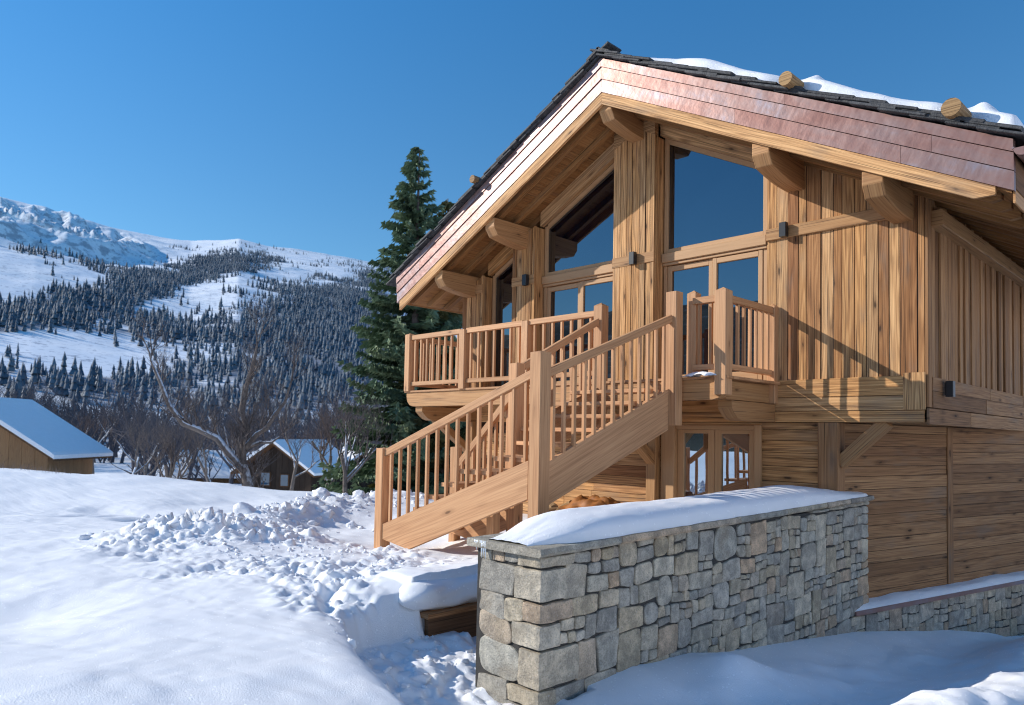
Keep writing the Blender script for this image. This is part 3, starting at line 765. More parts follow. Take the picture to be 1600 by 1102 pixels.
ev = MB(); ev.box(XE_L + .01, XE_L + .03, 8.95, 20.7, 2.64, 3.05, 'y'); ev.build('eaves_board', BEAM, roof)
for x, r_ in ((-4.10, .088), (-2.28, .098), (-9.95, .07)):
    zc = 5.88 - SL * abs(x - XC) + .055 + r_
    lg = MB(); pts = [(x + .02 * math.sin(k), 8.66 + k * .9, zc + .01 * math.cos(k * 2)) for k in range(13)]
    lg.tube(pts, [r_ * (1 - .012 * k) for k in range(13)], 14, (0, 1, 0)); lg.build('snow_guard_log', LOG, roof, False)

# snow on the sunny right slope
def roof_snow(x0, x1, label):
    U = np.linspace(0, 1, 150); W = np.concatenate([np.linspace(0, .10, 26), np.linspace(.115, 1, 34)])
    u, w_ = np.meshgrid(U, W, indexing='ij')
    x = x0 + (x1 - x0) * u
    edge = 8.82 + .05 * fbm(x * 2.2, x * 0, 3, 11) + .05 * (fbm(x * 1.1, x * 0 + 3, 2, 15) + .3)
    for lx in (-4.12, -2.25): edge = edge + .16 * np.exp(-((x - lx) / .2) ** 2)
    yy = edge + (20.5 - edge) * w_
    t = (yy - edge); th = .20 * (1 + .28 * fbm(x * 1.3, yy * .6, 3, 31)) * np.clip(1 - np.exp(-t / .05), 0, 1)
    for lx, a in ((-4.12, .14), (-2.25, .17)): th = th + a * np.exp(-((x - lx - .12) / .17) ** 2) * np.clip((t - .12) / .25, 0, 1)
    th *= sstep(0, .04, u) * (.35 + .65 * sstep(0, .22, u)) * (1 - .0 * u) * sstep(1.0, .985, u)
    z = 5.975 - SL * np.abs(x - XC) + th
    return grid_mesh('roof_snow', x, yy, z, SNOW)
o = link('roof_snow', roof_snow(XC + .55, XE_R + .06, ''))
tag(o, 'thin white snow lying on the right roof slope around two logs', 'snow')

# --- stone plinth of the side wall with its copper drip edge
class Stones:
    def __init__(s, warp=.03): s.v = []; s.f = []; s.r = []; s.warp = warp
    def block(s, O, A, B, N, a0, a1, b0, b1, dep, n=6, rr=.03, skew=.018, seed=0, bulge=.02, back=.1):
        """stone on a wall face: O origin, A/B axes in the face, N outward"""
        n0 = len(s.v); rnd = random.random(); o3 = V((random.uniform(-90, 90),) * 3)
        c = [[random.uniform(-skew, skew) for _ in range(2)] for _ in range(4)]
        wa, wb = a1 - a0, b1 - b0; rr = min(rr, wa * .45, wb * .45)
        def bil(u, v):
            k = ((1 - u) * (1 - v), u * (1 - v), u * v, (1 - u) * v)
            a, b = a0 + wa * u + sum(k[i] * c[i][0] for i in range(4)), b0 + wb * v + sum(k[i] * c[i][1] for i in range(4))
            P = O + A * a + B * b; f = s.warp
            wx = noise.noise(P * 2.1 + V((3, 8, 1))); wy = noise.noise(P * 2.4 + V((31, 18, 5)))
            return (a + wx * f * min(1, max(0, a) / .3), b + wy * f)
        # concentric rings from the mortar line to the middle
        per = []
        m = n * 4
        for i in range(m):
            t = i / m * 4; e = int(t); q = t - e
            uv = ((q, 0), (1, q), (1 - q, 1), (0, 1 - q))[e]
            # round the corners
            x, y_ = uv[0] * wa, uv[1] * wb
            cx, cy = min(max(x, rr), wa - rr), min(max(y_, rr), wb - rr)
            dx, dy = x - cx, y_ - cy
            if dx and dy:
                l = math.hypot(dx, dy); x, y_ = cx + dx / l * rr, cy + dy / l * rr
            per.append((x / wa, y_ / wb))
        rings = ((0., -back), (0., dep * .45), (.004, dep * .86), (.014, dep * 1.), (.4, dep + bulge * .6), (.72, dep + bulge))
        for k, (ins, h) in enumerate(rings):
            for (u, v) in per:
                if k >= 4: uu, vv = .5 + (u - .5) * (1 - ins), .5 + (v - .5) * (1 - ins)
                else: uu, vv = .5 + (u - .5) * (1 - 2 * ins / wa), .5 + (v - .5) * (1 - 2 * ins / wb)
                a, b = bil(uu, vv); p = O + A * a + B * b
                j = noise.noise(p * 9 + o3) * .009 + noise.noise(p * 22) * .004
                hh = h + (j * .9 + noise.noise(p * 4 + o3) * .006 if k >= 2 else 0)
                if 0 < k < 4: p = p + A * noise.noise(p * 14 + o3) * .007 + B * noise.noise(p * 14 - o3) * .007
                s.v.append(tuple(p + N * hh))
        for k in range(len(rings) - 1):
            for i in range(m):
                i2 = (i + 1) % m
                s.f.append([n0 + k * m + i, n0 + k * m + i2, n0 + (k + 1) * m + i2, n0 + (k + 1) * m + i]); s.r.append(rnd)
        a, b = bil(.5, .5); s.v.append(tuple(O + A * a + B * b + N * (dep + bulge * 1.05)))
        ce = len(s.v) - 1; k = len(rings) - 1
        for i in range(m): s.f.append([n0 + k * m + i, n0 + k * m + (i + 1) % m, ce]); s.r.append(rnd)
    def face(s, O, A, B, N, W, H, big=.42, small=.11, first=None, dep=.017):
        """random rubble dissection of a W x H rectangle"""
        out = []
        def split(a0, a1, b0, b1, d):
            w_, h = a1 - a0, b1 - b0
            def cutv(): t = a0 + w_ * random.uniform(.32, .68); split(a0, t, b0, b1, d + 1); split(t, a1, b0, b1, d + 1)
            def cuth(): t = b0 + h * random.uniform(.32, .68); split(a0, a1, b0, t, d + 1); split(a0, a1, t, b1, d + 1)
            if h < small * 1.75:
                if w_ > h * random.uniform(1.5, 3.4) and w_ > small * 1.9: cutv()
                else: out.append((a0, a1, b0, b1))
            elif w_ < small * 1.9:
                if h > w_ * random.uniform(1.2, 2.4): cuth()
                else: out.append((a0, a1, b0, b1))
            else:
                lim = random.choice((small * 1.3, small * 1.8, small * 2.4, big * .75, big, big))
                if w_ < lim * 1.35 and h < lim: out.append((a0, a1, b0, b1))
                elif w_ > h * random.uniform(1.3, 2.2): cutv()
                else: cuth()
        split(0, W, 0, H, 0)
        gap = .005
        for (a0, a1, b0, b1) in out:
            w_, h = a1 - a0, b1 - b0
            if w_ < .03 or h < .03: continue
            s.block(O, A, B, N, a0 + gap, a1 - gap, b0 + gap, b1 - gap, dep * random.uniform(.75, 1.3), 5 if min(w_, h) < .14 else 8,
                    random.uniform(.15, .4) * min(w_, h) if random.random() < .22 else random.uniform(.006, .022), min(.022, .085 * min(w_, h)), bulge=random.uniform(-.003, .005))
        return out
    def build(s, name, parent): return link(name, raw_mesh(name, s.v, s.f, STONE, False, s.r), parent)

pl = empty('foundation', (3.4, 3, -1)); pl.parent = chalet
PO = P12 + N12 * .20
st = Stones(); st.face(PO + V((0, 0, -3.6)) - D12 * .35, D12, V((0, 0, 1)), N12, 6.4, 1.33, .36, .12); st.build('stonework', pl)
mb = MB(); mb.prism([PO - D12 * .35 + V((0, 0, -3.7)) - N12 * .2, PO + D12 * 10.4 + V((0, 0, -3.7)) - N12 * .2, PO + D12 * 10.4 + V((0, 0, -3.7)) + N12 * .001, PO - D12 * .35 + V((0, 0, -3.7)) + N12 * .001], (0, 0, 1.43), (0, 0, 1)); mb.build('mortar', MORTAR, pl)
mb = MB(); a, b = PO - D12 * .1, PO + D12 * 10.4
mb.prism([a + V((0, 0, -2.27)) + N12 * .06, a + V((0, 0, -2.215)) + N12 * .06, a + V((0, 0, -2.20)) - N12 * .19, a + V((0, 0, -2.23)) - N12 * .19], D12 * 10.5, D12, .2); mb.build('copper_drip', COPPER, pl)
uu, vv = np.meshgrid(np.linspace(0, 10.4, 120), np.linspace(0, 1, 10), indexing='ij')
px_ = a.x + D12.x * uu + N12.x * (-.185 + .235 * vv); py_ = a.y + D12.y * uu + N12.y * (-.185 + .235 * vv)
hh = .07 * np.clip((1 - vv ** 4), 0, 1) * (1 + .4 * fbm(uu * 1.5, vv, 3, 5))
o = link('ledge_snow', grid_mesh('ledge_snow', px_, py_, -2.212 + hh - .012 * vv, SNOW)); tag(o, 'strip of snow on the copper edged ledge below the shaded side wall', 'snow')

# ================================================================== STONE WALL
wall = empty('stone_wall', (-4.15, 7, -2), 'dry laid grey rubble stone wall with slab coping beside the road', 'wall')
X0, X1, Y0, Y1 = -4.5, -3.8, 4.06, 10.5
ZB = -3.0; ZT = lambda y: -.86 + .10 * (y - Y0) / (Y1 - Y0)
st = Stones(); Zv = V((0, 0, 1))
# corner quoins first, then both faces
z = ZB; q = []
hs = [.30, .24, .17, .26, .14, .29, .19, .16, .25, .22]
for k, h in enumerate(hs):
    if z + h > -.90: h = -.90 - z
    if h < .05: break
    la = (.62, .34, .26, .42, .20, .46, .24, .38, .30, .40)[k % 10]; lb = (.18, .30, .36, .20, .34, .22, .30, .18, .28, .24)[k % 10]
    q.append((z, z + h, la, lb)); z += h
def quoin(z0, z1, la, lb):
    """one block that turns the near right corner"""
    n0 = len(st.v); o3 = V((random.uniform(-50, 50),) * 3); rnd = random.choice((.25, .7, .98, .4, .9, .1)); n = 9
    c = V((X1 - lb / 2 + .03, Y0 + la / 2 - .03, (z0 + z1) / 2)); hx, hy, hz = lb / 2, la / 2, (z1 - z0) / 2 - .009
    for axis_ in range(3):
        for sg in (-1, 1):
            b0 = len(st.v)
            for i in range(n + 1):
                for j in range(n + 1):
                    p = [0, 0, 0]; p[axis_] = sg; p[(axis_ + 1) % 3] = 2 * i / n - 1; p[(axis_ + 2) % 3] = 2 * j / n - 1
                    P = V((p[0] * hx, p[1] * hy, p[2] * hz)); r_ = .013
                    C = V((max(-hx + r_, min(hx - r_, P.x)), max(-hy + r_, min(hy - r_, P.y)), max(-hz + r_, min(hz - r_, P.z))))
                    d = P - C; P = C + (d.normalized() * r_ if d.length > 1e-6 else d)
                    Q = c + P
                    Q += V((noise.noise(Q * 7 + o3), noise.noise(Q * 7 - o3), noise.noise(Q * 8 + o3 * .5))) * .009 + V((noise.noise(Q * 24), noise.noise(Q * 24 + o3), 0)) * .006
                    st.v.append(tuple(Q))
            for i in range(n):
                for j in range(n):
                    k_ = b0 + i * (n + 1) + j; f = [k_, k_ + n + 1, k_ + n + 2, k_ + 1]
                    st.f.append([i_ for i_ in (f if sg > 0 else f[::-1])]); st.r.append(rnd)
for a in q: quoin(*a)
# rest of the long face: rows next to the quoins, then free rubble
for (z0, z1, la, lb) in q:
    w_ = .95 - la
    st.face(V((X1, Y0 + la - .03, z0)), V((0, 1, 0)), Zv, V((1, 0, 0)), w_ + .03, z1 - z0, .3, .10)
    if lb < .66: st.face(V((X1 - lb + .03, Y0, z0)), V((-1, 0, 0)), Zv, V((0, -1, 0)), .70 - lb, z1 - z0, .4, .13)
Hh = -.905 - ZB
st.face(V((X1, Y0 + .95, ZB)), V((0, 1, 0)), Zv, V((1, 0, 0)), 5.5, Hh + .03, .36, .085)
yy = Y0 + .95
while yy < Y1 - .1:
    l_ = min(random.uniform(.2, .5), Y1 - yy); zt = ZT(yy) - .045; zb = -.905 + .04
    if zt - zb > .03: st.block(V((X1, 0, 0)), V((0, 1, 0)), Zv, V((1, 0, 0)), yy + .008, yy + l_ - .008, zb, zt, .03, 5, .01, .005)
    yy += l_
st.build('rubble_stones', wall)
mb = MB(); mb.prism([(X0, Y0 + .005, ZB), (X1 - .005, Y0 + .005, ZB), (X1 - .005, Y0 + .005, ZT(Y0) - .04), (X0, Y0 + .005, ZT(Y0) - .04)], (0, .9, 0), (0, 0, 1))
mb.prism([(X0, Y0 + .9, ZB), (X1 - .005, Y0 + .9, ZB), (X1 - .005, Y0 + .9, -.86), (X0, Y0 + .9, -.86)], (0, Y1 - Y0 - .9, 0), (0, 0, 1)); mb.build('mortar', MORTAR, wall)
# coping slabs
y = Y0 - .07
slabs = MB()
while y < Y1 + .08:
    l_ = random.uniform(.6, 1.1); e = min(y + l_, Y1 + .1)
    if Y1 + .1 - e < .3: e = Y1 + .1
    z0 = ZT(y + .1) - .045; dz = ZT(e) - ZT(y)
    xs = [X0 - .06, X1 + .05 + random.uniform(-.012, .02)]
    n_ = 10; vs = []; 
    for k in range(n_ + 1):
        yk = y + .004 + (e - y - .008) * k / n_; zk = z0 + dz * k / n_
        j1 = .014 * noise.noise(V((yk * 6, 1, 0))); j2 = .02 * noise.noise(V((yk * 7, 4, 0)))
        for (x_, zz) in ((xs[0] + j1, 0), (xs[1] + j2 - .012, 0), (xs[1] + j2 + .006, .022), (xs[1] + j2 - .004, .062), (xs[0] + j1, .062)): vs.append((x_, yk, zk + zz + .006 * noise.noise(V((yk * 9, x_ * 9, 2)))))
    fs = [[k * 5 + i, k * 5 + (i + 1) % 5, (k + 1) * 5 + (i + 1) % 5, (k + 1) * 5 + i] for k in range(n_) for i in range(5)] + [[0, 1, 2, 3, 4], [n_ * 5 + i for i in range(4, -1, -1)]]
    slabs.add(vs, fs, (0, 1, 0)); y = e
slabs.build('coping', STONE, wall)
for k in range(7):
    ic = MB(); x_ = X0 + .03 + k * .022 + random.uniform(-.006, .006); l_ = random.uniform(.05, .15)
    ic.tube([(x_, Y0 - .06, -.845), (x_, Y0 - .06, -.845 - l_ * .5), (x_ + .002, Y0 - .06, -.845 - l_)], [.009, .006, .001], 6); ic.build('icicle', ICE, wall, True)
# snow pillow on the wall
uu, vv = np.meshgrid(np.linspace(0, 1, 150), np.linspace(0, 1, 44), indexing='ij')
yy = Y0 - .02 + (Y1 - Y0 + .02) * uu
prof = np.sin(math.pi * np.clip(vv, 0, 1)) ** .34
L_ = (yy - Y0)
start = sstep(-.02, .75, L_) ** .6
tail = 1 - .75 * sstep(4.6, 6.4, L_)
th = (.185 * start * tail + .02) * prof * (1 + .12 * fbm(yy * .9, vv * 2, 2, 3)) + .008 * fbm(yy * 7, vv * 9, 3, 7) * prof
half = .36 * (.62 + .38 * sstep(0, .55, L_))
xx = -4.135 + (vv - .5) * 2 * half + .012 * fbm(yy * 4, vv, 2, 9)
zz = ZT(yy) + .017 + th
ws = grid_mesh('wall_snow', xx, yy, zz, SNOW)
o = link('wall_snow', ws); tag(o, 'thick rounded pillow of snow lying along the top of the stone wall', 'snow')

# timber edging of the terrace and the snow that rolls over it
eg = empty('edging_board', (-5.4, 6, -1.9), 'weathered timber edging board under rolled snow left of the stone wall', 'edging board')
mb = MB(); mb.box(-5.45, -5.40, 4.28, 10., -2.25, -1.70, 'y', .006, .8); mb.build('board', DARKWOOD, eg)
mb = MB(); mb.box(-5.49, -5.36, 4.25, 10., -1.698, -1.645, 'y', .006, .9); mb.build('cap_rail', OLD, eg)
uu, vv = np.meshgrid(np.linspace(0, 1, 110), np.linspace(0, 1, 40), indexing='ij')
yy = 4.06 + 5.9 * uu ** 1.5
an = math.pi * (1.12 - 1.42 * vv)
rr = (.165 + .05 * fbm(yy * 1.7, vv * 3, 4, 5)) * np.sqrt(np.clip(1 - (np.clip(4.32 - yy, 0, .26) / .26) ** 2, 0, 1))
xx = -5.57 + np.cos(an) * rr * 1.3 ; zz = -1.535 + np.sin(an) * rr * .95 + .01 * fbm(yy * 5, vv * 6, 3, 8)
o = link('snow_roll', grid_mesh('snow_roll', xx, yy, zz, SNOW)); tag(o, 'smooth roll of snow curling over the timber edging board', 'snow')

# ================================================================== BALCONY
balc = empty('balcony', (-8.2, 9.3, .8), 'timber balcony with baluster railing across the gable above the lower storey', 'balcony')
YB = 8.5; DZ = .80
dk = MB(); y = YB + .0
while y < 9.93:
    e = min(y + .14, 9.94); dk.box(-11.62, -4.76, y + .003, e - .003, DZ - .035, DZ + random.uniform(0, .004), 'x', .003); y = e
dk.build('deck', NEW, balc)
def curved_beam(x0, x1, y0, y1, z0, z1, r_=.2, left=True, right=True):
    """fascia with rounded lower corners"""
    pts = []
    if left: pts += [(x0, y0, z1), (x0, y0, z1 - .07)] + [(x0 + r_ * (1 - math.cos(t)), y0, z0 + (z1 - .07 - z0) * (1 - math.sin(t))) for t in (R(30), R(60), R(90))]
    else: pts += [(x0, y0, z1), (x0, y0, z0)]
    if right: pts += [(x1 - r_ * (1 - math.cos(t)), y0, z0 + (z1 - .07 - z0) * (1 - math.sin(t))) for t in (R(90), R(60), R(30))] + [(x1, y0, z1 - .07), (x1, y0, z1)]
    else: pts += [(x1, y0, z0), (x1, y0, z1)]
    mb = MB(); mb.prism(pts, (0, y1 - y0, 0), (1, 0, 0), .9); return mb
curved_beam(-11.58, -4.80, YB + .03, YB + .17, .50, DZ - .038).build('front_beam', BEAM, balc)
for x in (-11.25, -9.1, -6.87, -4.95):
    pts = [(x, YB - .02 + .28, .495), (x, YB + .26, .40)] + [(x, YB + .26 + .25 * t, .40 - .16 * math.sin(t * math.pi / 2)) for t in (.3, .6, 1.)] + [(x, 10.0, .24), (x, 10.0, .495)]
    mb = MB(); mb.prism([(p[0] - .1, p[1] - (.18 if x < -11 else 0), p[2]) if p[1] < 9.9 else (p[0] - .1, p[1], p[2]) for p in pts], (.2, 0, 0), (0, 1, 0)); mb.build('joist', BEAM, balc)
    jb = MB(); jb.box(x - .06, x + .06, YB + .18, 9.95, .505, DZ - .04, 'y'); jb.build('joist', BEAM, balc)
for x in (-11.25, -6.87):
    mb = MB(); mb.beam((x, 9.96, -.42), (x, 8.98, .28), .14, .15, (1, 0, 0)); mb.build('bracket', BEAM, balc)
    mb = MB(); mb.box(x - .09, x + .09, 9.86, 10.0, -1.6, .24, 'z', .008); mb.build('bracket', BEAM, balc)
PW = .16
def post(parent, x, y, z0, z1, w_=PW, name='post', cap_=.05, mat=NEW):
    mb = MB(); h = w_ / 2; c = .008; rnd = random.random()
    mb.box(x - h, x + h, y - h, y + h, z0, z1, 'z', .008, rnd)
    vs = [(x - h, y - h, z1), (x + h, y - h, z1), (x + h, y + h, z1), (x - h, y + h, z1), (x, y, z1 + cap_)]
    mb.add(vs, [[0, 1, 4], [1, 2, 4], [2, 3, 4], [3, 0, 4], [3, 2, 1, 0]], (0, 0, 1), rnd)
    return mb.build(name, mat, parent)
def baluster(parent, x, y, z0, z1, w_=.042):
    mb = MB(); mb.box(x - w_ / 2, x + w_ / 2, y - w_ / 2, y + w_ / 2, z0, z1, 'z', .004); mb.build('baluster', NEW, parent)
for x in (-11.53, -9.93, -8.38): post(balc, x, YB + .05, DZ - .01, 1.84 if x > -11 else 1.88, .15, 'post', .01 if x > -11 else .03)
post(balc, -6.86, YB + .05, -.2, 1.92); post(balc, -5.36, YB + .16, .5, 1.93, .14); post(balc, -4.87, YB + .07, .56, 1.90, .17); post(balc, -4.87, 9.93, .5, 1.87, .12)
def railing(a, b, n, zt=1.86, low=.93):
    a, b = V(a), V(b)
    d = (b - a).normalized()
    mb = MB(); mb.beam(a + V((0, 0, zt - .045)), b + V((0, 0, zt - .045)), .085, .09); mb.build('handrail', NEW, balc)
    mb = MB(); mb.beam(a + V((0, 0, low)), b + V((0, 0, low)), .055, .075); mb.build('bottom_rail', NEW, balc)
    for k in range(n):
        p = a + (b - a) * ((k + .5) / n); baluster(balc, p.x, p.y, low + .038, zt - .091)
railing((-11.44, YB + .05, 0), (-10.01, YB + .05, 0), 8); railing((-9.85, YB + .05, 0), (-8.46, YB + .05, 0), 7); railing((-8.30, YB + .05, 0), (-6.95, YB + .05, 0), 7)
railing((-5.32, YB + .1, 0), (-4.98, YB + .1, 0), 2); railing((-4.87, YB + .18, 0), (-4.87, 9.86, 0), 7)
railing((-11.53, YB + .14, 0), (-11.53, 9.98, 0), 8)
uu, vv = np.meshgrid(np.linspace(-1, 1, 22), np.linspace(-1, 1, 14), indexing='ij'); q_ = np.clip(1 - uu ** 2 - vv ** 2 * .9, 0, 1) ** .5
o = link('deck_snow', grid_mesh('deck_snow', -5.15 + uu * .24, YB + .0 + vv * .09, DZ + .005 + .055 * q_ + .012 * fbm(uu * 4, vv * 4, 3, 4), SNOW)); tag(o, 'small patch of snow left on the balcony deck edge by the stair head', 'snow')

# ================================================================== STAIRS
stair = empty('staircase', (-6.8, 6.4, -1.5), 'open timber staircase turning up to the balcony with baluster railings', 'staircase')
NB, NM, NE = (-8.42, 5.80), (-5.53, 5.80), (-5.49, 8.42)
post(stair, NB[0], NB[1] + .05, -1.75, -.22, .16, 'newel_post', .01); post(stair, NM[0], NM[1] + .06, -2.0, .90, .17, 'newel_post', .02)
post(stair, NE[0], NE[1] - .03, .16, 1.93, .165, 'newel_post', .02); post(stair, -6.9, 6.86, -1.7, .93, .16, 'newel_post', .02); post(stair, -8.3, 7.03, -1.75, -.2, .13, 'newel_post', .01)
lo_top = lambda x: -1.235 + .352 * (x + 8.34)
lo_bot = lambda x: max(-1.49, -1.49 + .372 * (x + 7.76))
up_top = lambda y: -.33 + .402 * (y - 5.89)
up_bot = lambda y: -.79 + .375 * (y - 5.93)
def stringer(pts, ext, g): mb = MB(); mb.prism(pts, ext, g, .5); o = mb.build('stringer', NEW, stair); return o
a, b = -8.34, -5.63
stringer([(a, 5.79, -1.43), (-7.76, 5.79, -1.50), (b, 5.79, lo_bot(b)), (b, 5.79, lo_top(b)), (a, 5.79, lo_top(a))], (0, .07, 0), (1, 0, .35))
stringer([(a, 6.95, -1.43), (-7.76, 6.95, -1.50), (-6.98, 6.95, lo_bot(-6.98)), (-6.98, 6.95, lo_top(-6.98)), (a, 6.95, lo_top(a))], (0, .06, 0), (1, 0, .35))
a, b = 5.95, 8.30
stringer([(-5.51, a, up_bot(a)), (-5.51, b, up_bot(b)), (-5.51, b, up_top(b)), (-5.51, a, up_top(a))], (-.07, 0, 0), (0, 1, .4))
a = 6.95
stringer([(-6.9, a, up_bot(a) + .1), (-6.9, 8.5, up_bot(8.5)), (-6.9, 8.5, up_top(8.5)), (-6.9, a, up_top(a) + .05)], (.06, 0, 0), (0, 1, .4))
z0 = -1.49; ri = 2.29 / 13
for k in range(1, 13):
    z = z0 + ri * k; mb = MB()
    if k <= 5:
        x = -8.32 + .28 * (k - 1); mb.box(x, x + .31, 5.862, 6.948, z - .05, z, 'y', .006)
    elif k <= 8:
        c = V((-6.84, 6.80, z - .05)); corner = [(-6.93, 5.87), (-6.05, 5.87), (-5.59, 5.87), (-5.59, 6.35), (-5.59, 6.85)]
        seg = {6: [(-6.93, 5.87), (-6.2, 5.87)], 7: [(-6.25, 5.87), (-5.585, 5.87), (-5.585, 6.25)], 8: [(-5.585, 6.18), (-5.585, 6.88)]}[k]
        poly = [(c.x, c.y, z - .05)] + [(p[0], p[1], z - .05) for p in seg]
        mb.prism(poly, (0, 0, .05), (1, 0, 0) if k == 6 else (0, 1, 0))
    else:
        y = 6.86 + .33 * (k - 9); mb.box(-6.838, -5.582, y, y + .34, z - .05, z, 'x', .006)
    mb.build('tread', NEW, stair)
def srail(a, b, name='handrail', w_=.075, h=.095): mb = MB(); mb.beam(a, b, w_, h); mb.build(name, NEW, stair)
lr = lambda x: -.235 + .347 * (x + 8.34); ur = lambda y: .70 + .378 * (y - 5.89)
srail((-8.35, 5.84, lr(-8.35) - .045), (-5.62, 5.84, lr(-5.62) - .045)); srail((-5.53, 5.93, ur(5.93) - .045), (-5.5, 8.31, ur(8.31) - .045))
for k in range(14):
    x = -8.34 + 2.70 * (k + .62) / 14; baluster(stair, x, 5.835, lo_top(x) - .02, lr(x) - .085)
for k in range(13):
    y = 5.98 + 2.32 * (k + .5) / 13; baluster(stair, -5.53, y, up_top(y) - .02, ur(y) - .085)
srail((-6.88, 6.95, .90), (-6.86, 8.47, 1.68)); srail((-8.24, 7.0, -.5), (-6.98, 6.9, .56))
for k in range(7):
    y = 7.05 + 1.36 * (k + .5) / 7; baluster(stair, -6.87, y, up_top(y), .90 + .513 * (y - 6.95) - .03)
for k in range(5):
    x = -8.2 + 1.15 * (k + .5) / 5; baluster(stair, x, 6.97, lo_top(x), -.5 + .84 * (x + 8.24) - .03)
mb = MB(); mb.beam((-6.6, 6.2, -1.7), (-6.6, 6.2, -.5), .12, .12, (1, 0, 0)); mb.build('support_post', NEW, stair)

# heap under a tarp beside the stairs, split logs by it
heap = empty('tarp_heap', (-7.1, 8.9, -1.5), 'crumpled ochre tarp over a heap behind the snowy stone wall', 'tarp')
uu, vv = np.meshgrid(np.linspace(-1, 1, 40), np.linspace(-1, 1, 34), indexing='ij')
hz = np.clip(1 - uu ** 2 * .9 - vv ** 2 * .9, 0, 1) ** .7 * .60 + .16 * np.abs(fbm(uu * 3, vv * 3, 4, 77)) + .10 * fbm(uu * 7, vv * 6, 4, 79)
link('tarp', grid_mesh('tarp', -7.25 + uu * .8, 8.95 + vv * .6, -1.5 + hz * .84, TARP, False), heap)
lgp = MB()
for k in range(16):
    c = V((random.uniform(-8.2, -7.6), random.uniform(8.5, 9.2), -1.36 + random.random() * .25)); d = V((random.uniform(-1, 1), random.uniform(-1, 1), random.uniform(-.2, .2))).normalized() * .17
    lgp.tube([c - d, c + d], random.uniform(.04, .075), 6)
o = lgp.build('firewood', LOG); tag(o, 'loose pile of split logs beside the ochre tarp under the stairs', 'firewood')

# ================================================================== LAMPS ON THE WALL
def lamp(p, n, label):
    root = empty('wall_lamp', p, label, 'wall lamp', 'black box lamps on the chalet walls')
    n = V(n); s_ = V((0, 0, 1)).cross(n); p = V(p)
    mb = MB(); mb.board(p - s_ * .05 - V((0, 0, .1)) + n * .012, (0, 0, .2), s_ * .10, n * .09, .006); mb.build('housing', BLACK, root)
    mb = MB(); mb.board(p - s_ * .04 - V((0, 0, .08)), (0, 0, .16), s_ * .08, n * .0115, .002); mb.build('back_plate', BLACK, root)
    return root
lamp((-4.70, 9.953, 2.94), (0, -1, 0), 'black box lamp on the sunlit planks right of the large window')
lamp((-7.16, 9.776, 2.89), (0, -1, 0), 'black box lamp on the middle column between the two large windows')
lamp((-9.60, 9.776, 2.87), (0, -1, 0), 'black box lamp on the column left of the left large window')
lamp((-2.86, 10.56, .68), (1, 0, 0), 'black box lamp low on the shaded side wall near the corner')

# ================================================================== CONIFERS
def conifer(name, loc, H, rad, mat, label, seed, layers=46, open_=.5):
    rs = random.Random(seed); root = empty(name, loc, label, 'tree')
    base = V(loc); tv = MB(); tv.tube([base, base + V((.1, 0, H * .5)), base + V((.05, .05, H * .985))], [H * .018, H * .010, .02], 7); tv.build('trunk', TWIG, root)
    vs, fs, rn = [], [], []
    for i in range(layers):
        f = (i + rs.random() * .6) / layers
        z0_ = H * (.06 + .93 * f)
        rmax = rad * (1 - f) ** .82 + .12
        nb = rs.randint(8, 12)
        for b in range(nb):
            if rs.random() < .10: continue
            z = z0_ + rs.uniform(-.3, .3) * min(1, 2.2 * (1 - f)); az = rs.uniform(0, 6.283); L = rmax * rs.uniform(.55, 1.18) ; droop = rs.uniform(.15, .42) * (1 - .6 * f)
            dx, dy = math.cos(az), math.sin(az); shade = rs.uniform(.0, .55)
            n = max(7, int(L * 19))
            for k in range(n):
                t = (k + rs.random()) / n
                if t < .18 and rs.random() < .6: continue
                zz = z - droop * L * t + .28 * L * t * t * rs.uniform(.7, 1.1)
                p = base + V((dx * L * t, dy * L * t, zz))
                for m in range(4):
                    side = rs.choice((-1, 1)); spread = (.16 + .30 * (1 - t)) * min(1, L * .55) * rs.uniform(.5, 1.2)
                    tip = p + V((dx * .16 - dy * side * spread + rs.uniform(-.06, .06), dy * .16 + dx * side * spread + rs.uniform(-.06, .06), rs.uniform(-.22, .03)))
                    w_ = V((-dy * .05 + rs.uniform(-.04, .04), dx * .05 + rs.uniform(-.04, .04), rs.uniform(.03, .10)))
                    i0 = len(vs); vs += [tuple(p - w_), tuple(p + w_), tuple(tip)]; fs.append([i0, i0 + 1, i0 + 2]); rn.append(min(1, max(0, shade + .45 * t + rs.uniform(-.15, .15))))
    link('crown', raw_mesh('crown', vs, fs, mat, False, rn), root)
    return root
def at(px, D, z):   # ground point seen at azimuth px (photo pixels) and distance D
    d = (view_h + lat_h * ((px - 800) / F_PX)).normalized() * D; return (d.x, d.y, z)
conifer('spruce', at(643, 30, -4.5), 16.3, 3.5, NEEDLE, 'tall blue green spruce standing behind the left eave of the chalet', 3, 50)
conifer('conifer', at(690, 31, -4.5), 14.6, 2.7, NEEDLE2, 'shorter olive green conifer close behind the left eave, right of the spruce', 5, 46)

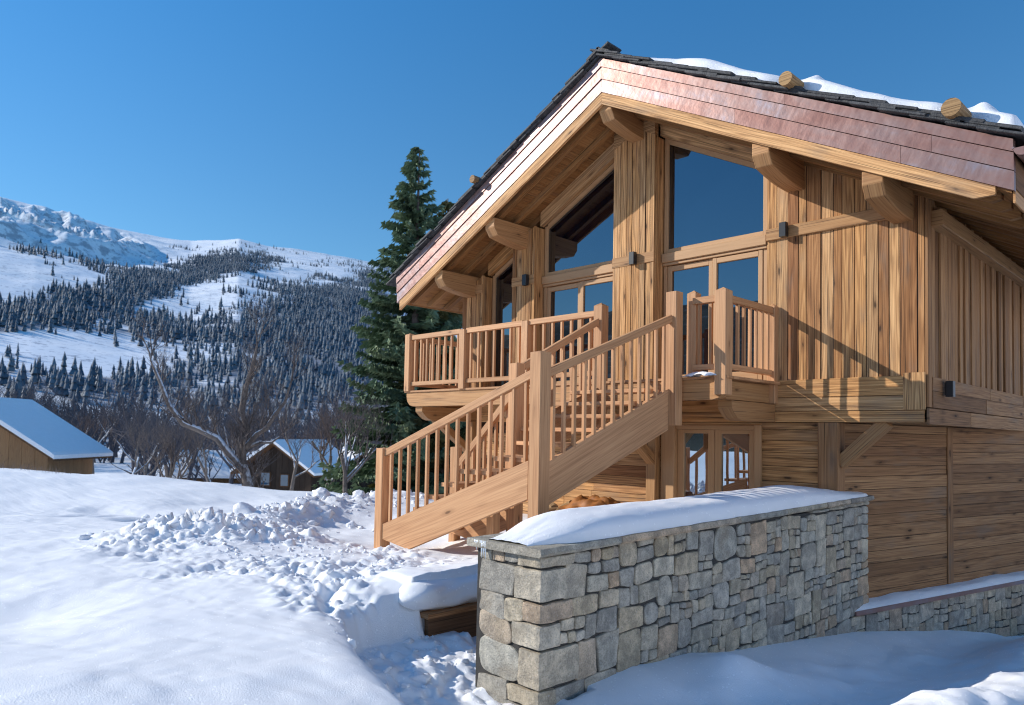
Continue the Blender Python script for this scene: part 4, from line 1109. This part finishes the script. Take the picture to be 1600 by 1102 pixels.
# ================================================================== BARE TREES
def grow(rs, mbT, mbt, p, d, L, r_, lev, maxlev, spread=.5, upb=.12):
    n = 4 if lev < 2 else 3; pts = [V(p)]; rad = [r_]
    for k in range(n):
        d = (d + V((rs.uniform(-1, 1), rs.uniform(-1, 1), rs.uniform(-.6, .9))) * .22 + V((0, 0, upb))).normalized()
        pts.append(pts[-1] + d * L / n); rad.append(r_ * (1 - .45 * (k + 1) / n))
    (mbT if r_ > .035 else mbt).tube(pts, rad, 7 if r_ > .06 else (5 if r_ > .02 else 3), None, False)
    if lev >= maxlev: return
    for k in range(rs.randint(3, 4) if lev else rs.randint(3, 5)):
        t = rs.uniform(.35, 1.); i = min(n - 1, int(t * n)); q = pts[i].lerp(pts[i + 1], t * n - i)
        a = V((rs.uniform(-1, 1), rs.uniform(-1, 1), rs.uniform(-.2, .8))).normalized()
        grow(rs, mbT, mbt, q, (d * (1 - spread) + a * spread * 1.5).normalized(), L * rs.uniform(.55, .8), rad[i] * rs.uniform(.5, .7), lev + 1, maxlev, spread, upb)
def bare_tree(loc, H, seed, label, group=None, maxlev=5, tw=TWIG, limbs=None, r0=None):
    rs = random.Random(seed); root = empty('bare_tree', loc, label, 'tree', group); base = V(loc); T, t = MB(), MB()
    if limbs:
        for pts, rad in limbs:
            P = [base + lat_h * a + view_h * c + V((0, 0, b)) for a, b, c in pts]
            rad = [q * .74 for q in rad]; T.tube(P, rad, 9, None, False)
            for j in range(3 if rad[-1] < .12 else 0): grow(rs, T, t, P[-1] if j else P[-1] - (P[-1] - P[-2]) * .03, ((P[-1] - P[-2]).normalized() + V((rs.uniform(-.5, .5), rs.uniform(-.5, .5), rs.uniform(0, .4))) * (1 if j else .3)).normalized(), H * .15, rad[-1] * (.95 if j == 0 else .6), 2, maxlev, .5, .1)
            for k in range(1, len(P)):
                for j in range(3):
                    q = P[k - 1].lerp(P[k], rs.random()); dd = (P[k] - P[k - 1]).normalized()
                    if rad[k] < .2: grow(rs, T, t, q, (dd * .5 + V((rs.uniform(-1, 1), rs.uniform(-1, 1), rs.uniform(0, 1)))).normalized(), H * .16 * rs.uniform(.6, 1.2), rad[k] * .32, 2, maxlev, .5, .1)
    else: grow(rs, T, t, base, V((0, 0, 1)), H * .42, r0 or H * .02, 0, maxlev, .45)
    T.build('trunk', BARK, root, True, False); t.build('crown', tw, root, False, False)
    return root
MT = at(392, 25, -2.6)
# the leaning old tree: limbs in metres (right, up, away)
bare_tree(MT, 5.5, 11, 'gnarled leafless tree with snow on its long left limb, between two small chalets', None, 5, TWIG, [
    ([(.15, -.4, 0), (.05, .6, 0), (-.12, 1.25, 0), (-.35, 1.75, .1)], [.30, .24, .21, .17]),
    ([(-.15, 1.3, 0), (-.55, 1.75, -.1), (-.95, 2.3, -.2), (-1.5, 2.55, -.2), (-2.0, 2.75, -.3), (-2.45, 3.3, -.3), (-2.75, 4.0, -.3), (-3.1, 4.75, -.3)], [.19, .17, .15, .14, .125, .10, .08, .05]),
    ([(-.2, 1.5, 0), (-.22, 2.1, 0), (-.12, 2.65, .1), (-.35, 3.2, .1), (-.2, 4.0, .1), (0, 4.7, .1), (.1, 5.3, .1)], [.17, .14, .125, .11, .10, .08, .04]),
    ([(-.15, 2.0, 0), (.2, 2.45, 0), (.55, 2.65, -.1), (.8, 3.1, -.1), (1.1, 3.5, -.1), (1.3, 4.2, -.1)], [.13, .11, .10, .09, .075, .04]),
    ([(-.05, 2.05, 0), (.25, 2.2, .2), (.6, 2.2, .3), (.85, 2.4, .3)], [.09, .08, .06, .03])])
for px, D, H, sd, z, lab, tw in (
    (545, 27, 5.6, 21, -3.2, 'thin leafless tree with a snow dusted fork, just left of the spruce', TWIG), (520, 34, 6.4, 22, -3.6, 'spreading leafless tree behind the dark shed', TWIGR),
    (585, 36, 6.6, 23, -3.6, 'dense leafless tree against the foot of the spruce', TWIG), (455, 38, 5.6, 24, -3.8, 'reddish leafless tree rising above the dark shed roof', TWIGR),
    (205, 40, 5.0, 25, -3.4, 'dark slim leafless tree right of the blue shaded roof', TWIG), (278, 31, 4.8, 26, -3.3, 'dark leafless tree midway between the blue roof and the gnarled tree', TWIG),
    (235, 45, 6.2, 27, -4.4, 'broad leafless tree behind the gap right of the blue roof', TWIG), (340, 48, 7.2, 28, -4.5, 'tall greyish leafless tree behind the small white roofed chalet', TWIG),
    (150, 85, 9.0, 29, -5.5, 'leafless tree whose crown shows just above the blue shaded roof', TWIGR), (22, 26, 1.9, 31, -2.6, 'small pale leafless sapling in front of the brown gable at left', TWIGR), (48, 27, 1.7, 32, -2.6, 'second pale sapling, right of the first before the brown gable', TWIGR)):
    bare_tree(at(px, D, z), H, sd, lab, 'leafless trees beyond the snow field', 5 if H > 3 else 4, tw, None, None if H > 3 else .04)
# far thicket, one mass
TK, tk = MB(), MB()
for k in range(360):
    px = random.uniform(-160, 760); D = 62 + 150 * random.random() ** 1.2
    if px < 215 and D < 95: D += 45
    rs = random.Random(500 + k)
    H = random.uniform(2.5, 11) + D * .045; grow(rs, tk, tk, at(px, D, -5.5 - D * .006), V((0, 0, 1)), H * .4, H * .018, 0, 3, .5)
tag(tk.build('bare_wood', TWIG_HAZE, None, False, False), 'brownish grey leafless wood filling the valley floor below the mountain', 'wood', kind='stuff')

# ================================================================== FAR CHALETS
def small_chalet(name, loc, rz, L, Wd, hw, hr, label, wallmat, over=.7, th=.28, wins=()):
    root = empty(name, loc, label, 'chalet', None, rz)
    # local axes: ridge along y, gable at y = -L/2
    Mx = Matrix.Translation(V(loc)) @ Matrix.Rotation(rz, 4, 'Z')
    def put(nm, mb, mat, parent):
        me = mb.mesh(nm, mat); o = bpy.data.objects.new(nm, me); COL.objects.link(o); o.parent = parent; return o
    h = Wd / 2; wl = MB(); n = 12
    for sgn in (-1, 1):
        for k in range(n):
            a, b = -h + Wd * k / n, -h + Wd * (k + 1) / n; tp = lambda x: hw + hr * (1 - abs(x) / h)
            wl.prism([(a + .01, sgn * L / 2, -3), (b - .01, sgn * L / 2, -3), (b - .01, sgn * L / 2, tp(b)), (a + .01, sgn * L / 2, tp(a))], (0, -sgn * .1, 0), (0, 0, 1))
        m = int(L / .5)
        for k in range(m):
            a, b = -L / 2 + .1 + (L - .2) * k / m, -L / 2 + .1 + (L - .2) * (k + 1) / m; x = sgn * h
            wl.box(min(x, x - sgn * .1), max(x, x - sgn * .1), a + .008, b - .008, -3, hw, 'z', .004)
    put('wall', wl, wallmat, root)
    rf = MB(); s = hr / h; x1 = h + over
    for sgn in (-1, 1):
        rf.prism([(0, -L / 2 - over, hw + hr + .02), (sgn * x1, -L / 2 - over, hw + hr - s * x1 + .02), (sgn * x1, -L / 2 - over, hw + hr - s * x1 + .18), (0, -L / 2 - over, hw + hr + .18)], (0, L + 2 * over, 0), (0, 1, 0))
    ro = put('roof', rf, DARKWOOD, root)
    sn = MB()
    for sgn in (-1, 1):
        sn.prism([(0, -L / 2 - over - .02, hw + hr + .185), (sgn * (x1 + .05), -L / 2 - over - .02, hw + hr - s * x1 + .16), (sgn * (x1 + .06), -L / 2 - over - .02, hw + hr - s * x1 + .16 + th * .8), (sgn * (x1 - .2), -L / 2 - over - .02, hw + hr - s * (x1 - .2) + .185 + th), (0, -L / 2 - over - .02, hw + hr + .185 + th)], (0, L + 2 * over + .04, 0), (0, 1, 0))
    put('roof_snow', sn, SNOW, ro)
    for (x, z, w_, h_) in wins:
        wf = MB(); wf.box(x - w_ / 2, x + w_ / 2, -L / 2 - .06, -L / 2 - .005, z, z + h_, 'x'); wo = put('window', wf, DARKWOOD, root)
        wp = MB(); wp.box(x - w_ / 2 + .08, x + w_ / 2 - .08, -L / 2 - .075, -L / 2 - .062, z + .08, z + h_ - .08, 'x'); put('pane', wp, GLASS, wo)
    return root
PALE = wood('pale_boards', (.46, .27, .13), (.34, .185, .085), (.19, .09, .04), [(0, (.85, .85, .85)), (1, (1.1, 1.1, 1.1))], .8, .5, .7, .3, .2)
vr = math.atan2(view_h.y, view_h.x) - math.pi / 2       # rotation that turns local +y along the view
small_chalet('chalet', at(-2, 69, -4.0), vr, 5.8, 11.5, 2.1, 3.5, 'chalet at far left whose snowy roof slope lies in blue shade', PALE, 1., .35)
small_chalet('chalet', at(343, 72, -5.6), vr + R(-82), 5.6, 4.2, 1.5, 1.7, 'small distant chalet with a sunlit white roof left of the gnarled tree', PALE, .4, .3)
SHEDW = wood('black_boards', (.075, .05, .034), (.05, .032, .022), (.022, .015, .01), [(0, (.7, .7, .7)), (1, (1.2, 1.2, 1.2))], 1., .4, .8, .3, .1)
small_chalet('shed', at(470, 62, -4.4), vr + R(-18), 6., 6.2, 1.3, 2.0, 'dark timber shed with open gable right of the gnarled tree', SHEDW, .6, .22, ((-.9, .1, .9, 1.1), (.8, .1, .8, 1.)))
small_chalet('shed', at(560, 66, -4.9), vr + R(30), 5., 5., 1.4, 1.9, 'low hut with blue shaded snow roof at the foot of the spruce', SHEDW, .5, .25)

# ================================================================== MOUNTAIN
EL = np.array([(-70, .22), (-45, .245), (-35.19, .2529), (-33.1, .2512), (-30.56, .244), (-27.67, .2364), (-25.45, .2338), (-23.79, .2327), (-21.88, .2383), (-20.59, .2433), (-18.57, .2371), (-15.83, .2331), (-13, .2284), (-10.6, .2226), (-8.15, .2119), (0, .19), (20, .17), (70, .15)])
def elev(az): return np.interp(az, EL[:, 0], EL[:, 1])
T0, T1 = 190., 2500.
def mountain_z(az, t):
    d = np.clip((t - T0) / (T1 - T0), 0, 1.6)
    E = elev(az)
    shp = np.where(d <= 1, d ** 1.12, 1 - .35 * (d - 1))
    z = -7 + (T1 * E + 7) * shp
    l = t * np.sin(np.radians(az)); q = t * np.cos(np.radians(az))
    z += (34 * fbm(l / 420, q / 420, 4, 200) + 13 * fbm(l / 120, q / 120, 4, 210) + 4 * fbm(l / 35, q / 35, 3, 220)) * np.clip(d * 1.4, 0, 1) * np.where(d < 1, np.clip(1.08 - d, .10, 1), .4)
    # gullies of the left massif, which also falls off to the right
    lm = sstep(-26, -31, az) * sstep(.45, .8, d)
    z += lm * (1 - np.abs(2 * d - 1.8)) * 45 * fbm(az / 1.3 + d * 2.2, d * 5, 4, 230) * sstep(1.02, .9, d)
    rid = 1 - np.abs(fbm(l / 260 + q / 900, q / 210, 4, 260)) * 3.2
    z += sstep(-24, -30, az) * sstep(.35, .7, d) * np.clip(1.02 - d, 0, 1) * 150 * (rid - .4)
    return z
def fdens(az, e, l, q):
    """how wooded a spot of the slope is, from its bearing and height angle"""
    n = fbm(l / 150, q / 150, 4, 240) * .6 + fbm(l / 30, q / 45, 3, 250) * .75
    def blob(ca, ce, ra, re, tilt=0): return np.exp(-(((az - ca) / ra) ** 2 + ((e - ce - tilt * (az - ca)) / re) ** 2) ** 2)
    d = 1.05 * blob(-28.5, .156, 7.8, .022, .0068) + .9 * blob(-36, .112, 4, .016, .004) + .8 * blob(-20.5, .212, 3.2, .014, .001)
    d += .9 * blob(-14., .158, 5.5, .030, -.001) + .6 * blob(-11, .185, 4.5, .02, -.003) + .5 * blob(-9, .20, 3, .015)
    d += .35 * blob(-22, .125, 14, .016) + .72 * sstep(.10, .045, e) + .55 * blob(-16, .09, 9, .04)
    d -= .55 * blob(-23, .176, 3.5, .012, .007)
    d += .35 * blob(-14, .125, 9, .03)
    d -= .3 * blob(-31, .10, 6, .012) + .4 * blob(-29, .072, 5, .010)
    d += .16 * sstep(.235, .2, e)
    return np.clip(d * .9 + n * .85 - .19, 0, 1) * sstep(-25.5, -28, -np.maximum(-az, 0) * -1 if False else az * 0 - 30) * np.where(az < -25.5, sstep(.215, .195, e), .38 + .62 * sstep(.232, .215, e))
az = np.concatenate([np.linspace(-70, -40, 30), np.linspace(-39.8, -5, 330), np.linspace(-4.5, 70, 60)]); tt = np.concatenate([np.linspace(T0, 700, 90), np.linspace(706, T1 + 60, 230), np.linspace(T1 + 90, 3800, 12)])
AZ, TT = np.meshgrid(az, tt, indexing='ij')
MZ = mountain_z(AZ, TT)
def polar(a, t):
    s_, c_ = np.sin(np.radians(a)), np.cos(np.radians(a))
    return t * (view_h.x * c_ + lat_h.x * s_), t * (view_h.y * c_ + lat_h.y * s_)
MX, MY = polar(AZ, TT)
DEN = fdens(AZ, MZ / TT, TT * np.sin(np.radians(AZ)), TT * np.cos(np.radians(AZ)))
def mountain_mat():
    t = NT('mountain_snow'); co = t.n('ShaderNodeTexCoord').outputs['Object']; g = t.n('ShaderNodeNewGeometry')
    den = t.n('ShaderNodeAttribute', attribute_name='wooded').outputs['Fac']
    n = t.noise(co, .012, 5, .65); n2 = t.noise(co, .06, 4, .65)
    z = t.n('ShaderNodeSeparateXYZ', {0: g.outputs['Normal']}).outputs[2]
    rock = t.math('MULTIPLY', t.smooth(z, .86, .72), t.smooth(n2, .45, .6))
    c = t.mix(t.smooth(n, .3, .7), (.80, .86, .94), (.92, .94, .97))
    c = t.mix(t.math('MULTIPLY', rock, .65), c, (.22, .25, .31))
    n4 = t.noise(co, .22, 3, .6); c = t.mix(t.math('MULTIPLY', t.smooth(n4, .52, .62), t.smooth(n2, .38, .58, .1, .75)), c, (.33, .37, .45))
    f = t.math('ADD', t.math('MULTIPLY', den, .9), t.math('MULTIPLY_ADD', n2, .8, -.4))
    c = t.mix(t.smooth(f, .22, .75, 0, .82), c, (.145, .16, .195))  # woodland tone carries the blue of distant haze in its colour
    return t.set(Base_Color=c, Roughness=.9, Specular_IOR_Level=.05)
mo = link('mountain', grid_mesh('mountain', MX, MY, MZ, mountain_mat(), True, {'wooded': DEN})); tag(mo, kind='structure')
# valley floor between the yard and the mountain
vx, vt = np.meshgrid(np.linspace(-75, 75, 90), np.linspace(24, 215, 60), indexing='ij')
VX, VY = polar(vx, vt); VZ = np.interp(vt, [24, 60, T0, 215], [-5.3, -5.7, -7.2, -7.4]) + .4 * fbm(VX / 9, VY / 9, 3, 300)
tag(link('valley_floor', grid_mesh('valley_floor', VX, VY, VZ, SNOWR)), kind='structure')
# spruces on the slopes: one mass
N_ = 120000
ca = rng.uniform(-40, -4, N_); ct_ = T0 + (T1 - T0) * rng.uniform(.0, .985, N_) ** .85
cz = mountain_z(ca, ct_); cd = fdens(ca, cz / ct_, ct_ * np.sin(np.radians(ca)), ct_ * np.cos(np.radians(ca)))
keep = rng.uniform(0, 1, N_) < np.where(cd < .03, .0, np.clip(cd ** 1.2, .02, 1)) * np.clip(ct_ / 1100, .35, 1.25)
ca, ct_, cz, cd = ca[keep], ct_[keep], cz[keep], cd[keep]
cx, cy = polar(ca, ct_)
n_ = len(ca); hts = 3.2 + 8.5 * rng.uniform(0, 1, n_) ** 2.2 * np.where(ct_ < 500, .75, 1); rad_ = hts * rng.uniform(.16, .24, n_)
vs, fs = [], []
tiers = ((.05, 1., .55), (.35, .75, .82), (.62, .48, 1.))
VV = np.zeros((n_, 3, 6, 3))
th0 = rng.uniform(0, 6.28, n_)
for i, (zb, rr_, zt) in enumerate(tiers):
    for k in range(5):
        a_ = th0 + 2 * math.pi * k / 5 + i
        VV[:, i, k, 0] = cx + np.cos(a_) * rad_ * rr_ * rng.uniform(.7, 1.2, n_); VV[:, i, k, 1] = cy + np.sin(a_) * rad_ * rr_ * rng.uniform(.7, 1.2, n_); VV[:, i, k, 2] = cz + hts * (zb + rng.uniform(-.04, .04, n_))
    VV[:, i, 5, 0] = cx; VV[:, i, 5, 1] = cy; VV[:, i, 5, 2] = cz + hts * zt
vv_ = VV.reshape(-1, 3)
b_ = np.arange(n_ * 3)[:, None, None] * 6; tri = np.array([[k, (k + 1) % 5, 5] for k in range(5)])[None]
ff = (b_ + tri).reshape(-1, 3)
me = bpy.data.meshes.new('mountain_forest'); me.vertices.add(len(vv_)); me.vertices.foreach_set('co', vv_.ravel().astype(np.float32))
me.loops.add(ff.size); me.loops.foreach_set('vertex_index', ff.ravel().astype(np.int32)); me.polygons.add(len(ff)); me.polygons.foreach_set('loop_start', np.arange(0, ff.size, 3, dtype=np.int32)); me.update(calc_edges=True)
a_ = me.attributes.new('rnd', 'FLOAT', 'FACE'); a_.data.foreach_set('value', np.repeat(rng.uniform(0, 1, n_), 15).astype(np.float32)); me.materials.append(FARTREE_HAZE)
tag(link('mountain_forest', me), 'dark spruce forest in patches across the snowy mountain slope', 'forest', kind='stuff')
print('far spruces', n_, 'ground verts', GX.size)
